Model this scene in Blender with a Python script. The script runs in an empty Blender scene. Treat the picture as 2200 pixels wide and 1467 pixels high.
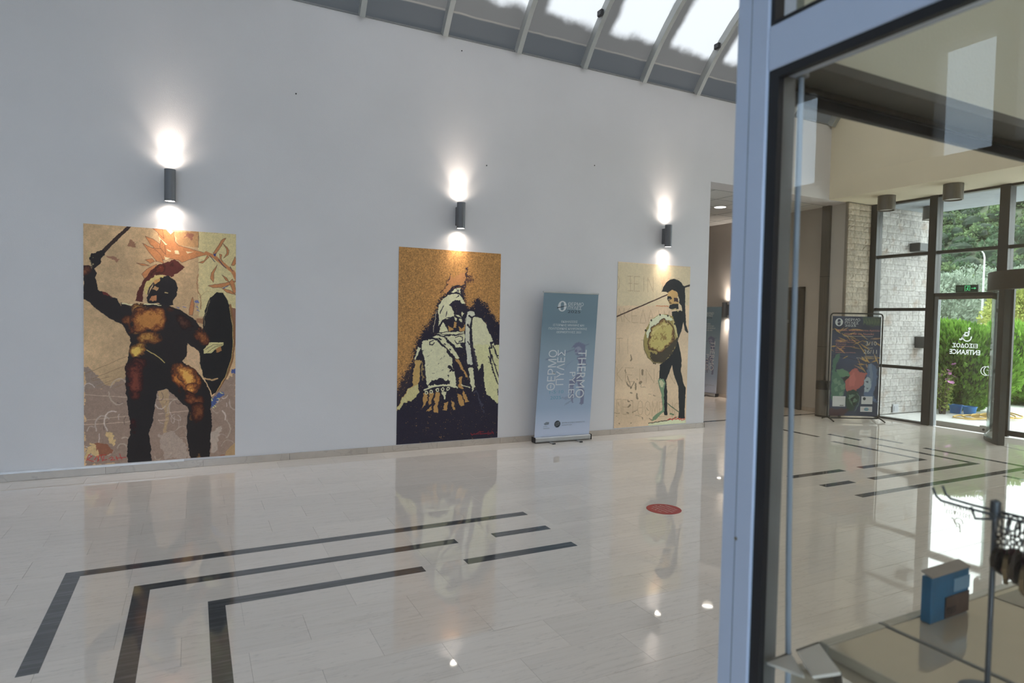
import bpy, math, random
import numpy as np
from mathutils import Vector, Matrix

SC = bpy.context.scene
COL = SC.collection
rng = random.Random(7)
def S(r, g, b):
    """sRGB 0-255 to linear"""
    def f(c):
        c /= 255.0
        return c / 12.92 if c <= .04045 else ((c + .055) / 1.055) ** 2.4
    return (f(r), f(g), f(b))

# ------------------------------------------------------------------ camera
YAW, PITCH, ROLL, FPX = .466846, -.03537, .020129, 1359.2
cd = bpy.data.cameras.new('camera'); cam = bpy.data.objects.new('camera', cd); COL.objects.link(cam)
fw = Vector((math.sin(YAW) * math.cos(PITCH), math.cos(YAW) * math.cos(PITCH), math.sin(PITCH)))
r0 = Vector((math.cos(YAW), -math.sin(YAW), 0)); u0 = r0.cross(fw)
rr = math.cos(ROLL) * r0 + math.sin(ROLL) * u0
uu = -math.sin(ROLL) * r0 + math.cos(ROLL) * u0
m = Matrix.Identity(4)
for i in range(3):
    m[i][0], m[i][1], m[i][2] = rr[i], uu[i], -fw[i]
m[2][3] = 1.65
cam.matrix_world = m
cd.sensor_fit = 'HORIZONTAL'; cd.sensor_width = 36; cd.lens = FPX / 2200 * 36
cd.clip_start = .05; cd.clip_end = 2000
cd.dof.use_dof = True; cd.dof.focus_distance = 8.0; cd.dof.aperture_fstop = 3.2
SC.camera = cam

# ------------------------------------------------------------------ sky, exposure
SC.view_settings.view_transform = 'Standard'; SC.view_settings.look = 'None'
SC.view_settings.gamma = 1.0; SC.view_settings.use_curve_mapping = False
SC.view_settings.exposure = 0.62
SC.cycles.transparent_max_bounces = 24
SC.cycles.max_bounces = 10; SC.cycles.diffuse_bounces = 5
SC.cycles.caustics_reflective = False; SC.cycles.caustics_refractive = False
SC.cycles.sample_clamp_indirect = 6.0
wd = bpy.data.worlds.new('overcast_sky'); SC.world = wd; wd.use_nodes = True
nt = wd.node_tree; nt.nodes.clear()
tc = nt.nodes.new('ShaderNodeTexCoord'); sx = nt.nodes.new('ShaderNodeSeparateXYZ')
ns = nt.nodes.new('ShaderNodeTexNoise'); ns.inputs['Scale'].default_value = 2.2; ns.inputs['Detail'].default_value = 4
rp = nt.nodes.new('ShaderNodeValToRGB'); bg = nt.nodes.new('ShaderNodeBackground'); ow = nt.nodes.new('ShaderNodeOutputWorld')
mx = nt.nodes.new('ShaderNodeMixRGB'); mx.blend_type = 'MULTIPLY'; mx.inputs[0].default_value = .22
nt.links.new(tc.outputs['Generated'], sx.inputs[0]); nt.links.new(tc.outputs['Generated'], ns.inputs['Vector'])
nt.links.new(sx.outputs['Z'], rp.inputs[0])
rp.color_ramp.elements[0].position = 0.0; rp.color_ramp.elements[0].color = (.80, .905, 1.0, 1)
rp.color_ramp.elements[1].position = .7; rp.color_ramp.elements[1].color = (.86, .93, 1.0, 1)
nt.links.new(rp.outputs[0], mx.inputs[1]); nt.links.new(ns.outputs[0], mx.inputs[2])
nt.links.new(mx.outputs[0], bg.inputs[0]); bg.inputs[1].default_value = 4.6
nt.links.new(bg.outputs[0], ow.inputs[0])

# ------------------------------------------------------------------ material helpers
MATS = {}
def nodes_of(name):
    mt = bpy.data.materials.new(name); mt.use_nodes = True
    t = mt.node_tree; t.nodes.clear()
    o = t.nodes.new('ShaderNodeOutputMaterial'); MATS[name] = mt
    return mt, t, o
def mat(name, col, rough=.6, metal=0., var=.08, scale=6., bump=0., bscale=60., spec=.5, stretch=(1, 1, 1), rnd=0., coat=0.):
    """principled surface with procedural tone variation and relief (object space)"""
    if name in MATS: return MATS[name]
    mt, t, o = nodes_of(name); N = t.nodes.new; L = t.links.new
    p = N('ShaderNodeBsdfPrincipled'); L(p.outputs[0], o.inputs[0])
    tcn = N('ShaderNodeTexCoord'); mp = N('ShaderNodeMapping'); mp.inputs['Scale'].default_value = stretch
    L(tcn.outputs['Object'], mp.inputs[0])
    nz = N('ShaderNodeTexNoise'); nz.inputs['Scale'].default_value = scale; nz.inputs['Detail'].default_value = 5
    L(mp.outputs[0], nz.inputs['Vector'])
    mr = N('ShaderNodeMapRange'); mr.inputs[1].default_value = .3; mr.inputs[2].default_value = .7
    mr.inputs[3].default_value = 1 - var; mr.inputs[4].default_value = 1 + var
    L(nz.outputs[0], mr.inputs[0])
    ml = N('ShaderNodeVectorMath'); ml.operation = 'SCALE'; ml.inputs[0].default_value = col
    L(mr.outputs[0], ml.inputs['Scale'])
    last = ml.outputs[0]
    if rnd:
        oi = N('ShaderNodeObjectInfo'); m2 = N('ShaderNodeMapRange')
        m2.inputs[3].default_value = 1 - rnd; m2.inputs[4].default_value = 1 + rnd
        L(oi.outputs['Random'], m2.inputs[0])
        v2 = N('ShaderNodeVectorMath'); v2.operation = 'SCALE'; L(last, v2.inputs[0]); L(m2.outputs[0], v2.inputs['Scale']); last = v2.outputs[0]
    L(last, p.inputs['Base Color'])
    p.inputs['Roughness'].default_value = rough; p.inputs['Metallic'].default_value = metal
    p.inputs['Specular IOR Level'].default_value = spec
    if coat: p.inputs['Coat Weight'].default_value = coat; p.inputs['Coat Roughness'].default_value = .03
    if bump:
        n2 = N('ShaderNodeTexNoise'); n2.inputs['Scale'].default_value = bscale; n2.inputs['Detail'].default_value = 4
        L(mp.outputs[0], n2.inputs['Vector'])
        b = N('ShaderNodeBump'); b.inputs['Strength'].default_value = bump; b.inputs['Distance'].default_value = .01
        L(n2.outputs[0], b.inputs['Height']); L(b.outputs[0], p.inputs['Normal'])
    return mt
def emit(name, col, k):
    if name in MATS: return MATS[name]
    mt, t, o = nodes_of(name); e = t.nodes.new('ShaderNodeEmission')
    e.inputs[0].default_value = (*col, 1); e.inputs[1].default_value = k; t.links.new(e.outputs[0], o.inputs[0]); return mt
def glass(name, tint=(.96, .98, .97), ior=1.45, rough=0.0):
    if name in MATS: return MATS[name]
    mt, t, o = nodes_of(name); N = t.nodes.new; L = t.links.new
    tr = N('ShaderNodeBsdfTransparent'); tr.inputs[0].default_value = (*tint, 1)
    gl = N('ShaderNodeBsdfGlossy'); gl.inputs['Roughness'].default_value = rough; gl.inputs[0].default_value = (1, 1, 1, 1)
    fr = N('ShaderNodeFresnel'); fr.inputs[0].default_value = ior
    # same reflectance from either face of the sheet
    ge = N('ShaderNodeNewGeometry'); a = N('ShaderNodeMath'); a.operation = 'MULTIPLY_ADD'
    a.inputs[1].default_value = (1 / ior - ior); a.inputs[2].default_value = ior
    L(ge.outputs['Backfacing'], a.inputs[0]); L(a.outputs[0], fr.inputs[0])
    mxs = N('ShaderNodeMixShader'); L(fr.outputs[0], mxs.inputs[0]); L(tr.outputs[0], mxs.inputs[1]); L(gl.outputs[0], mxs.inputs[2])
    L(mxs.outputs[0], o.inputs[0]); return mt

# ------------------------------------------------------------------ mesh helpers
class MB:
    def __init__(s): s.v = []; s.f = []; s.m = []; s.uv = None
    def add(s, v, f, mi=0):
        o = len(s.v); s.v += [tuple(p) for p in v]; s.f += [tuple(i + o for i in q) for q in f]; s.m += [mi] * len(f); return s
    def box(s, x0, x1, y0, y1, z0, z1, mi=0):
        v = [(x0, y0, z0), (x1, y0, z0), (x1, y1, z0), (x0, y1, z0), (x0, y0, z1), (x1, y0, z1), (x1, y1, z1), (x0, y1, z1)]
        return s.add(v, [(0, 3, 2, 1), (4, 5, 6, 7), (0, 1, 5, 4), (1, 2, 6, 5), (2, 3, 7, 6), (3, 0, 4, 7)], mi)
    def bevel_box(s, x0, x1, y0, y1, z0, z1, b=.004, mi=0):
        """box with chamfered edges"""
        X = (x0, x1); Y = (y0, y1); Z = (z0, z1); v = []; idx = {}
        for i in (0, 1):
            for j in (0, 1):
                for k in (0, 1):
                    dx = b if i == 0 else -b; dy = b if j == 0 else -b; dz = b if k == 0 else -b
                    for ax, p in (('x', (X[i], Y[j] + dy, Z[k] + dz)), ('y', (X[i] + dx, Y[j], Z[k] + dz)), ('z', (X[i] + dx, Y[j] + dy, Z[k]))):
                        idx[(i, j, k, ax)] = len(v); v.append(p)
        f = []
        def q(*ks): f.append(tuple(idx[k] for k in ks))
        for i in (0, 1): q((i, 0, 0, 'x'), (i, 1, 0, 'x'), (i, 1, 1, 'x'), (i, 0, 1, 'x'))
        for j in (0, 1): q((0, j, 0, 'y'), (1, j, 0, 'y'), (1, j, 1, 'y'), (0, j, 1, 'y'))
        for k in (0, 1): q((0, 0, k, 'z'), (1, 0, k, 'z'), (1, 1, k, 'z'), (0, 1, k, 'z'))
        for i in (0, 1):
            for j in (0, 1): q((i, j, 0, 'x'), (i, j, 1, 'x'), (i, j, 1, 'y'), (i, j, 0, 'y'))
        for i in (0, 1):
            for k in (0, 1): q((i, 0, k, 'x'), (i, 1, k, 'x'), (i, 1, k, 'z'), (i, 0, k, 'z'))
        for j in (0, 1):
            for k in (0, 1): q((0, j, k, 'y'), (1, j, k, 'y'), (1, j, k, 'z'), (0, j, k, 'z'))
        for i in (0, 1):
            for j in (0, 1):
                for k in (0, 1): q((i, j, k, 'x'), (i, j, k, 'y'), (i, j, k, 'z'))
        return s.add(v, f, mi)
    def tube(s, pts, r, n=10, cap=True, mi=0):
        pts = [Vector(p) for p in pts]; rs = r if isinstance(r, (list, tuple)) else [r] * len(pts); v = []; f = []
        up = None
        for i, p in enumerate(pts):
            d = (pts[min(i + 1, len(pts) - 1)] - pts[max(i - 1, 0)]).normalized()
            if up is None: up = d.orthogonal().normalized()
            a = (up - d * up.dot(d)).normalized(); up = a; b = d.cross(a)
            v += [p + (a * math.cos(6.28319 * k / n) + b * math.sin(6.28319 * k / n)) * rs[i] for k in range(n)]
        for i in range(len(pts) - 1):
            f += [(i * n + k, i * n + (k + 1) % n, (i + 1) * n + (k + 1) % n, (i + 1) * n + k) for k in range(n)]
        if cap: f += [tuple(reversed(range(n))), tuple((len(pts) - 1) * n + k for k in range(n))]
        return s.add(v, f, mi)
    def lathe(s, prof, c=(0, 0, 0), n=32, mi=0):
        v = []; f = []
        for r, z in prof: v += [(c[0] + r * math.cos(6.28319 * k / n), c[1] + r * math.sin(6.28319 * k / n), c[2] + z) for k in range(n)]
        for i in range(len(prof) - 1): f += [(i * n + k, i * n + (k + 1) % n, (i + 1) * n + (k + 1) % n, (i + 1) * n + k) for k in range(n)]
        if prof[0][0] > 1e-4: pass
        return s.add(v, f, mi)
    def arc(s, c, r0, r1, z0, z1, a0, a1, n=24, mi=0):
        """curved wall piece, angles in degrees"""
        v = []
        for i in range(n + 1):
            a = math.radians(a0 + (a1 - a0) * i / n)
            for r, z in ((r0, z0), (r1, z0), (r1, z1), (r0, z1)): v.append((c[0] + r * math.cos(a), c[1] + r * math.sin(a), z))
        f = []
        for i in range(n):
            for k in range(4): f.append((i * 4 + k, i * 4 + (k + 1) % 4, i * 4 + 4 + (k + 1) % 4, i * 4 + 4 + k))
        f += [(3, 2, 1, 0), (n * 4, n * 4 + 1, n * 4 + 2, n * 4 + 3)]
        return s.add(v, f, mi)
    def xform(s, M):
        s.v = [tuple(M @ Vector(p)) for p in s.v]; return s
def link(o, parent=None):
    COL.objects.link(o)
    if parent is not None: o.parent = parent
    return o
def obj(name, mb, mats, parent=None, smooth=False, world=True, loc=None, rot=0.):
    """one mesh object; geometry given in world space unless world=False (then local to parent or loc)"""
    v = mb.v
    if world and parent is not None:
        off = abs_loc(parent); v = [(a - off[0], b - off[1], c - off[2]) for a, b, c in v]
    me = bpy.data.meshes.new(name); me.from_pydata(v, [], mb.f)
    if not isinstance(mats, (list, tuple)): mats = [mats]
    for q in mats: me.materials.append(q)
    if any(mb.m): me.polygons.foreach_set('material_index', mb.m)
    import bmesh
    bm = bmesh.new(); bm.from_mesh(me); bmesh.ops.recalc_face_normals(bm, faces=bm.faces); bm.to_mesh(me); bm.free()
    if smooth:
        me.polygons.foreach_set('use_smooth', [True] * len(me.polygons))
        try: me.set_sharp_from_angle(angle=.7)
        except Exception: pass
    o = bpy.data.objects.new(name, me); link(o, parent)
    if loc is not None: o.location = loc
    if rot: o.rotation_euler = (0, 0, rot)
    return o
def abs_loc(o):
    l = Vector((0, 0, 0))
    while o is not None: l += o.location; o = o.parent
    return l
def tag(o, label, cat, group=None, kind=None):
    if label: o['label'] = label
    if cat: o['category'] = cat
    if group: o['group'] = group
    if kind: o['kind'] = kind
    return o
def thing(name, label, cat, loc=(0, 0, 0), rot=0., group=None):
    o = bpy.data.objects.new(name, None); o.empty_display_size = .1; link(o); o.location = loc; o.rotation_euler = (0, 0, rot)
    return tag(o, label, cat, group)
def struct(name, mb, mats, smooth=False):
    o = obj(name, mb, mats, smooth=smooth); o['kind'] = 'structure'; return o
def struct_empty(name):
    o = bpy.data.objects.new(name, None); link(o); o['kind'] = 'structure'; return o
def copy_of(o, parent, loc=None, rot=None):
    c = o.copy(); COL.objects.link(c); c.parent = parent
    if loc is not None: c.location = loc
    if rot is not None: c.rotation_euler = rot
    return c
def copy_tree(o, parent=None):
    c = o.copy(); COL.objects.link(c); c.parent = parent
    for k in list(o.children): copy_tree(k, c)
    return c

# lettering: font outlines turned into thin mesh, scaled into a box of the local x-z plane (faces -y)
def letters(name, text, box, mt, parent, y=-.001, turn=0, mirror=False, thick=.0006, bold=0.):
    cu = bpy.data.curves.new('lettering', 'FONT'); cu.body = text; cu.size = 1; cu.extrude = 0; cu.resolution_u = 3; cu.offset = bold
    to = bpy.data.objects.new('lettering', cu); COL.objects.link(to)
    dg = bpy.context.evaluated_depsgraph_get()
    me0 = bpy.data.meshes.new_from_object(to.evaluated_get(dg))
    v = np.array([p.co[:] for p in me0.vertices]); fs = [tuple(p.vertices) for p in me0.polygons]
    bpy.data.objects.remove(to); bpy.data.meshes.remove(me0)
    if len(v) == 0: return None
    x, z = v[:, 0], v[:, 1]
    if turn == 90: x, z = -z, x
    if turn == -90: x, z = z, -x
    x = (x - x.min()) / max(1e-6, np.ptp(x)); z = (z - z.min()) / max(1e-6, np.ptp(z))
    if mirror: x = 1 - x
    X = box[0] + x * (box[1] - box[0]); Z = box[2] + z * (box[3] - box[2])
    mb = MB(); mb.add([(a, y, b) for a, b in zip(X, Z)], fs)
    return obj(name, mb, mt, parent, world=False)

# ------------------------------------------------------------------ flat prints: painted into a fine grid, one colour per vertex
def vnoise(h, w, cell, seed):
    r = np.random.RandomState(seed); gh, gw = int(h / cell) + 3, int(w / cell) + 3
    g = r.rand(gh, gw).astype(np.float32)
    yy = np.arange(h) / cell; xx = np.arange(w) / cell
    y0 = yy.astype(int); x0 = xx.astype(int); fy = (yy - y0)[:, None]; fx = (xx - x0)[None, :]
    fy = fy * fy * (3 - 2 * fy); fx = fx * fx * (3 - 2 * fx)
    a = g[y0][:, x0]; b = g[y0][:, x0 + 1]; c = g[y0 + 1][:, x0]; d = g[y0 + 1][:, x0 + 1]
    return a * (1 - fy) * (1 - fx) + b * (1 - fy) * fx + c * fy * (1 - fx) + d * fy * fx
class Print:
    """u, v run 0..1000 across and down the sheet"""
    def __init__(s, w, h, aspect, base, seed=1):
        s.w, s.h = w, h
        s.X, s.Y = np.meshgrid(np.linspace(0, 1000, w), np.linspace(0, 1000, h))
        s.asp = aspect                         # height / width of the sheet
        s.img = np.zeros((h, w, 3), np.float32); s.img[:] = base
        k = w / 200.
        s.n1 = (vnoise(h, w, 7 * k, seed) - .5) + .7 * (vnoise(h, w, 2.4 * k, seed + 1) - .5)
        s.n2 = (vnoise(h, w, 7 * k, seed + 2) - .5) + .7 * (vnoise(h, w, 2.4 * k, seed + 3) - .5)
        s.n3 = .45 * vnoise(h, w, 9 * k, seed + 4) + .33 * vnoise(h, w, 4 * k, seed + 5) + .22 * vnoise(h, w, 1.6 * k, seed + 6)
        s.n4 = .5 * vnoise(h, w, 2.4, seed + 7) + .5 * vnoise(h, w, 1.3, seed + 8)
    def paint(s, mask, sl, col, alpha):
        a = (alpha / 100.0) * mask[..., None]
        s.img[sl] = s.img[sl] * (1 - a) + np.array(col, np.float32) * a
    def win(s, pts, pad):
        u = [p[0] for p in pts]; v = [p[1] for p in pts]
        x0 = max(0, int((min(u) - pad) / 1000 * (s.w - 1))); x1 = min(s.w, int((max(u) + pad) / 1000 * (s.w - 1)) + 2)
        y0 = max(0, int((min(v) - pad) / 1000 * (s.h - 1))); y1 = min(s.h, int((max(v) + pad) / 1000 * (s.h - 1)) + 2)
        return (slice(y0, max(y0, y1)), slice(x0, max(x0, x1)))
    def inside(s, pts, rough, pad=0):
        sl = s.win(pts, rough * 2 + 4 + pad); X = s.X[sl] + s.n1[sl] * rough * 2.2; Y = s.Y[sl] + s.n2[sl] * rough * 2.2 / s.asp
        ins = np.zeros(X.shape, bool); n = len(pts)
        for i in range(n):
            (xa, ya), (xb, yb) = pts[i], pts[(i + 1) % n]
            if ya == yb: continue
            c = ((ya > Y) != (yb > Y)) & (X < (xb - xa) * (Y - ya) / (yb - ya) + xa); ins ^= c
        return ins.astype(np.float32), sl
    def poly(s, pts, col, rough=4, alpha=100):
        ins, sl = s.inside(pts, rough)
        if ins.size: s.paint(ins, sl, col, alpha)
    def soft(s, pts, rough, blur):
        """blurred mask of a polygon; blur in thousandths of the width"""
        m_, sl = s.inside(pts, rough, blur * 2); r_ = max(1, int(blur / 1000 * s.w))
        if m_.size == 0: return m_, sl
        for _ in range(2):
            for ax in (0, 1):
                p = np.pad(m_, [(r_ + 1, r_) if a == ax else (0, 0) for a in (0, 1)], mode='edge'); c = np.cumsum(p, ax); n = m_.shape[ax]
                m_ = (np.take(c, range(2 * r_ + 1, 2 * r_ + 1 + n), ax) - np.take(c, range(0, n), ax)) / (2 * r_ + 1)
        return m_, sl
    def light(s, pts, col, rough=6, blur=26):
        """patch of worn metallic ink breaking up in steps towards its edge"""
        m_, sl = s.soft(pts, rough, blur)
        if m_.size == 0: return
        t = m_ * 1.25 + (s.n3[sl] - .5) * 1.5 * np.clip(m_ * 2.2 - .25, 0, 1); c = np.array(col, np.float32)
        for lo, k in ((.34, (.42, .33, .36)), (.52, (.64, .52, .50)), (.74, (.86, .80, .76)), (.98, (1.08, 1.10, 1.12))):
            s.paint(np.clip((t - lo) / .07, 0, 1), sl, c * np.array(k, np.float32), 100)
    def dry(s, pts, col, rough=6, blur=30):
        """dry-brush edge"""
        m_, sl = s.soft(pts, rough, blur)
        if m_.size: s.paint(np.clip((m_ + (s.n4[sl] - .5) * 1.3 + (s.n3[sl] - .5) * .5 - .5) / .12 + .5, 0, 1), sl, col, 100)
    def stroke(s, pts, w, col, rough=2, alpha=100):
        sl = s.win(pts, w + rough * 2 + 4); X = s.X[sl] + s.n1[sl] * rough * 1.5; Y = (s.Y[sl] + s.n2[sl] * rough * 1.5 / s.asp) * s.asp
        if X.size == 0: return
        d = np.full(X.shape, 1e9)
        for (xa, ya), (xb, yb) in zip(pts[:-1], pts[1:]):
            ya *= s.asp; yb *= s.asp; dx, dy = xb - xa, yb - ya; q = dx * dx + dy * dy + 1e-9
            t = np.clip(((X - xa) * dx + (Y - ya) * dy) / q, 0, 1); d = np.minimum(d, np.hypot(X - xa - t * dx, Y - ya - t * dy))
        px = 1000 / s.w
        s.paint(np.clip((max(w / 2, .5 * px) - d) / px + .5, 0, 1).astype(np.float32), sl, col, alpha)
    def ops(s, L):
        for o in L:
            if o[0] == 'p': s.poly(*o[1:5])
            elif o[0] == 's': s.stroke(*o[1:6])
            elif o[0] == 'h': s.light(*o[1:4])
            else: s.dry(*o[1:4])
    def grain(s, amt, cell=2.0, seed=9, yst=1.0):
        n = vnoise(s.h, s.w, cell, seed) + .6 * vnoise(s.h, s.w, cell * 4, seed + 1) - .8
        s.img *= (1 + amt * n)[..., None]
    def grid(s, name, W, H, mt, parent, gain=1.0, y=0., shear=0., loc=None):
        """sheet in the local x-z plane from (0,0) to (W,H)"""
        u = np.linspace(0, 1, s.w); v = np.linspace(0, 1, s.h); U, V = np.meshgrid(u, v)
        co = np.stack([U * W + (1 - V) * shear, np.full(U.shape, y), (1 - V) * H], -1).reshape(-1, 3)
        i = np.arange(s.w * s.h).reshape(s.h, s.w)
        q = np.stack([i[1:, :-1], i[1:, 1:], i[:-1, 1:], i[:-1, :-1]], -1).reshape(-1, 4)
        me = bpy.data.meshes.new(name); me.vertices.add(len(co)); me.vertices.foreach_set('co', co.ravel())
        me.loops.add(q.size); me.loops.foreach_set('vertex_index', q.ravel())
        me.polygons.add(len(q)); me.polygons.foreach_set('loop_start', np.arange(0, q.size, 4)); me.polygons.foreach_set('loop_total', np.full(len(q), 4))
        me.update(calc_edges=True)
        c = np.clip(s.img, 0, 255) / 255.0; c = np.where(c <= .04045, c / 12.92, ((c + .055) / 1.055) ** 2.4) * gain
        rgba = np.ones((len(co), 4), np.float32); rgba[:, :3] = np.clip(c.reshape(-1, 3), 0, .88)
        at = me.color_attributes.new('print', 'FLOAT_COLOR', 'POINT'); at.data.foreach_set('color', rgba.ravel())
        me.materials.append(mt); o = bpy.data.objects.new(name, me); link(o, parent)
        if loc: o.location = loc
        return o
def print_mat(name, rough=.5, bump=0., bscale=200.):
    mt, t, o = nodes_of(name); N = t.nodes.new; L = t.links.new
    p = N('ShaderNodeBsdfPrincipled'); L(p.outputs[0], o.inputs[0]); p.inputs['Roughness'].default_value = rough
    p.inputs['Specular IOR Level'].default_value = .3
    a = N('ShaderNodeVertexColor'); a.layer_name = 'print'
    tcn = N('ShaderNodeTexCoord'); nz = N('ShaderNodeTexNoise'); nz.inputs['Scale'].default_value = bscale; nz.inputs['Detail'].default_value = 3
    L(tcn.outputs['Object'], nz.inputs['Vector'])
    mr = N('ShaderNodeMapRange'); mr.inputs[3].default_value = .9; mr.inputs[4].default_value = 1.1; L(nz.outputs[0], mr.inputs[0])
    ml = N('ShaderNodeVectorMath'); ml.operation = 'SCALE'; L(a.outputs[0], ml.inputs[0]); L(mr.outputs[0], ml.inputs['Scale']); L(ml.outputs[0], p.inputs['Base Color'])
    if bump:
        b = N('ShaderNodeBump'); b.inputs['Strength'].default_value = bump; b.inputs['Distance'].default_value = .004; L(nz.outputs[0], b.inputs['Height']); L(b.outputs[0], p.inputs['Normal'])
    return mt

# ================================================================== materials
wallpaint = mat('white_wall_paint', (.675, .648, .652), .75, var=.025, scale=1.3, bump=.12, bscale=120)
creampaint = mat('cream_wall_paint', (.84, .75, .58), .75, var=.03, scale=1.3, bump=.1, bscale=120)
taupepaint = mat('taupe_wall_paint', (.44, .40, .365), .75, var=.03, scale=1.3)
palepaint = mat('pale_grey_paint', (.60, .57, .54), .75, var=.03, scale=1.3)
ceilwhite = mat('ceiling_white', (.72, .71, .69), .85, var=.03, scale=3)
acoustic = mat('mineral_ceiling_tile', (.66, .65, .63), .9, var=.06, scale=40, bump=.25, bscale=160, rnd=.05)
tbar = mat('grey_ceiling_grid', (.40, .40, .40), .6)
alu = mat('blue_grey_aluminium', S(182, 195, 218), .40, .12, var=.03, scale=3)
aludark = mat('bronze_grey_aluminium', (.045, .045, .047), .42, .45, var=.06, scale=4)
aluinner = mat('grey_aluminium_inside', (.23, .25, .27), .45, .3, var=.04)
rubber = mat('black_rubber', (.008, .008, .01), .55)
steel = mat('brushed_steel', (.17, .155, .14), .36, .85, var=.12, scale=30, stretch=(1, 1, .03))
steeldark = mat('dark_brushed_metal', (.20, .19, .18), .36, .85, var=.1, scale=30, stretch=(1, 1, .03))
ribpaint = mat('grey_rib_paint', (.40, .41, .40), .5, var=.06, scale=5)
blackplastic = mat('black_plastic', (.016, .016, .018), .45)
darkwood = mat('dark_door_laminate', (.040, .031, .026), .5, var=.15, scale=8, stretch=(1, 1, .1))
paneglass = glass('clear_pane', (.965, .985, .98))
shopglass = glass('shop_pane', (.985, .98, .955), 1.29)
curvedglass = glass('green_edge_glass', (.84, .93, .91), 1.5)

# polished marble: beige with thin streaks along the slabs
def marble(name, col, streak, rough=.06, rnd=.035, wave=.02):
    mt, t, o = nodes_of(name); N = t.nodes.new; L = t.links.new
    p = N('ShaderNodeBsdfPrincipled'); L(p.outputs[0], o.inputs[0]); p.inputs['Roughness'].default_value = rough
    p.inputs['Specular IOR Level'].default_value = .68
    ge = N('ShaderNodeNewGeometry'); oi = N('ShaderNodeObjectInfo')
    mp = N('ShaderNodeMapping'); mp.inputs['Scale'].default_value = (1.1, 22, 1); L(ge.outputs['Position'], mp.inputs[0])
    off = N('ShaderNodeVectorMath'); off.operation = 'MULTIPLY_ADD'; L(oi.outputs['Random'], off.inputs[0]); off.inputs[1].default_value = (7, 3, 0); L(mp.outputs[0], off.inputs[2])
    n1 = N('ShaderNodeTexNoise'); n1.inputs['Scale'].default_value = 1.6; n1.inputs['Detail'].default_value = 7; n1.inputs['Roughness'].default_value = .65; L(off.outputs[0], n1.inputs['Vector'])
    mr = N('ShaderNodeMapRange'); mr.inputs[1].default_value = .30; mr.inputs[2].default_value = .52; L(n1.outputs[0], mr.inputs[0])
    mixc = N('ShaderNodeMixRGB'); mixc.inputs[1].default_value = (*streak, 1); mixc.inputs[2].default_value = (*col, 1); L(mr.outputs[0], mixc.inputs[0])
    mr2 = N('ShaderNodeMapRange'); mr2.inputs[3].default_value = 1 - rnd; mr2.inputs[4].default_value = 1 + rnd; L(oi.outputs['Random'], mr2.inputs[0])
    sc = N('ShaderNodeVectorMath'); sc.operation = 'SCALE'; L(mixc.outputs[0], sc.inputs[0]); L(mr2.outputs[0], sc.inputs['Scale'])
    # hairline dark veins, sparse
    mp2 = N('ShaderNodeMapping'); mp2.inputs['Scale'].default_value = (.9, 9, 1); L(ge.outputs['Position'], mp2.inputs[0])
    n2 = N('ShaderNodeTexNoise'); n2.inputs['Scale'].default_value = 2.3; n2.inputs['Detail'].default_value = 6; L(mp2.outputs[0], n2.inputs['Vector'])
    ab = N('ShaderNodeMath'); ab.operation = 'SUBTRACT'; ab.inputs[1].default_value = .5; L(n2.outputs[0], ab.inputs[0])
    ab2 = N('ShaderNodeMath'); ab2.operation = 'ABSOLUTE'; L(ab.outputs[0], ab2.inputs[0])
    mr3 = N('ShaderNodeMapRange'); mr3.inputs[1].default_value = .0; mr3.inputs[2].default_value = .012; mr3.inputs[3].default_value = .86; mr3.inputs[4].default_value = 1; L(ab2.outputs[0], mr3.inputs[0])
    s2 = N('ShaderNodeVectorMath'); s2.operation = 'SCALE'; L(sc.outputs[0], s2.inputs[0]); L(mr3.outputs[0], s2.inputs['Scale'])
    L(s2.outputs[0], p.inputs['Base Color'])
    n3 = N('ShaderNodeTexNoise'); n3.inputs['Scale'].default_value = 3.0; n3.inputs['Detail'].default_value = 1; L(ge.outputs['Position'], n3.inputs['Vector'])
    b = N('ShaderNodeBump'); b.inputs['Strength'].default_value = wave; b.inputs['Distance'].default_value = .05; L(n3.outputs[0], b.inputs['Height']); L(b.outputs[0], p.inputs['Normal'])
    return mt
floor_marble = marble('beige_polished_marble', (.83, .755, .69), (.775, .70, .63), rough=.03, wave=.007)
dark_marble = marble('charcoal_polished_marble', (.085, .088, .094), (.15, .155, .16), rnd=.1, wave=.007)
base_marble = marble('baseboard_marble', (.50, .43, .37), (.42, .36, .31), rough=.2)
grout = mat('dark_joint', (.42, .37, .33), .8)

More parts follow.
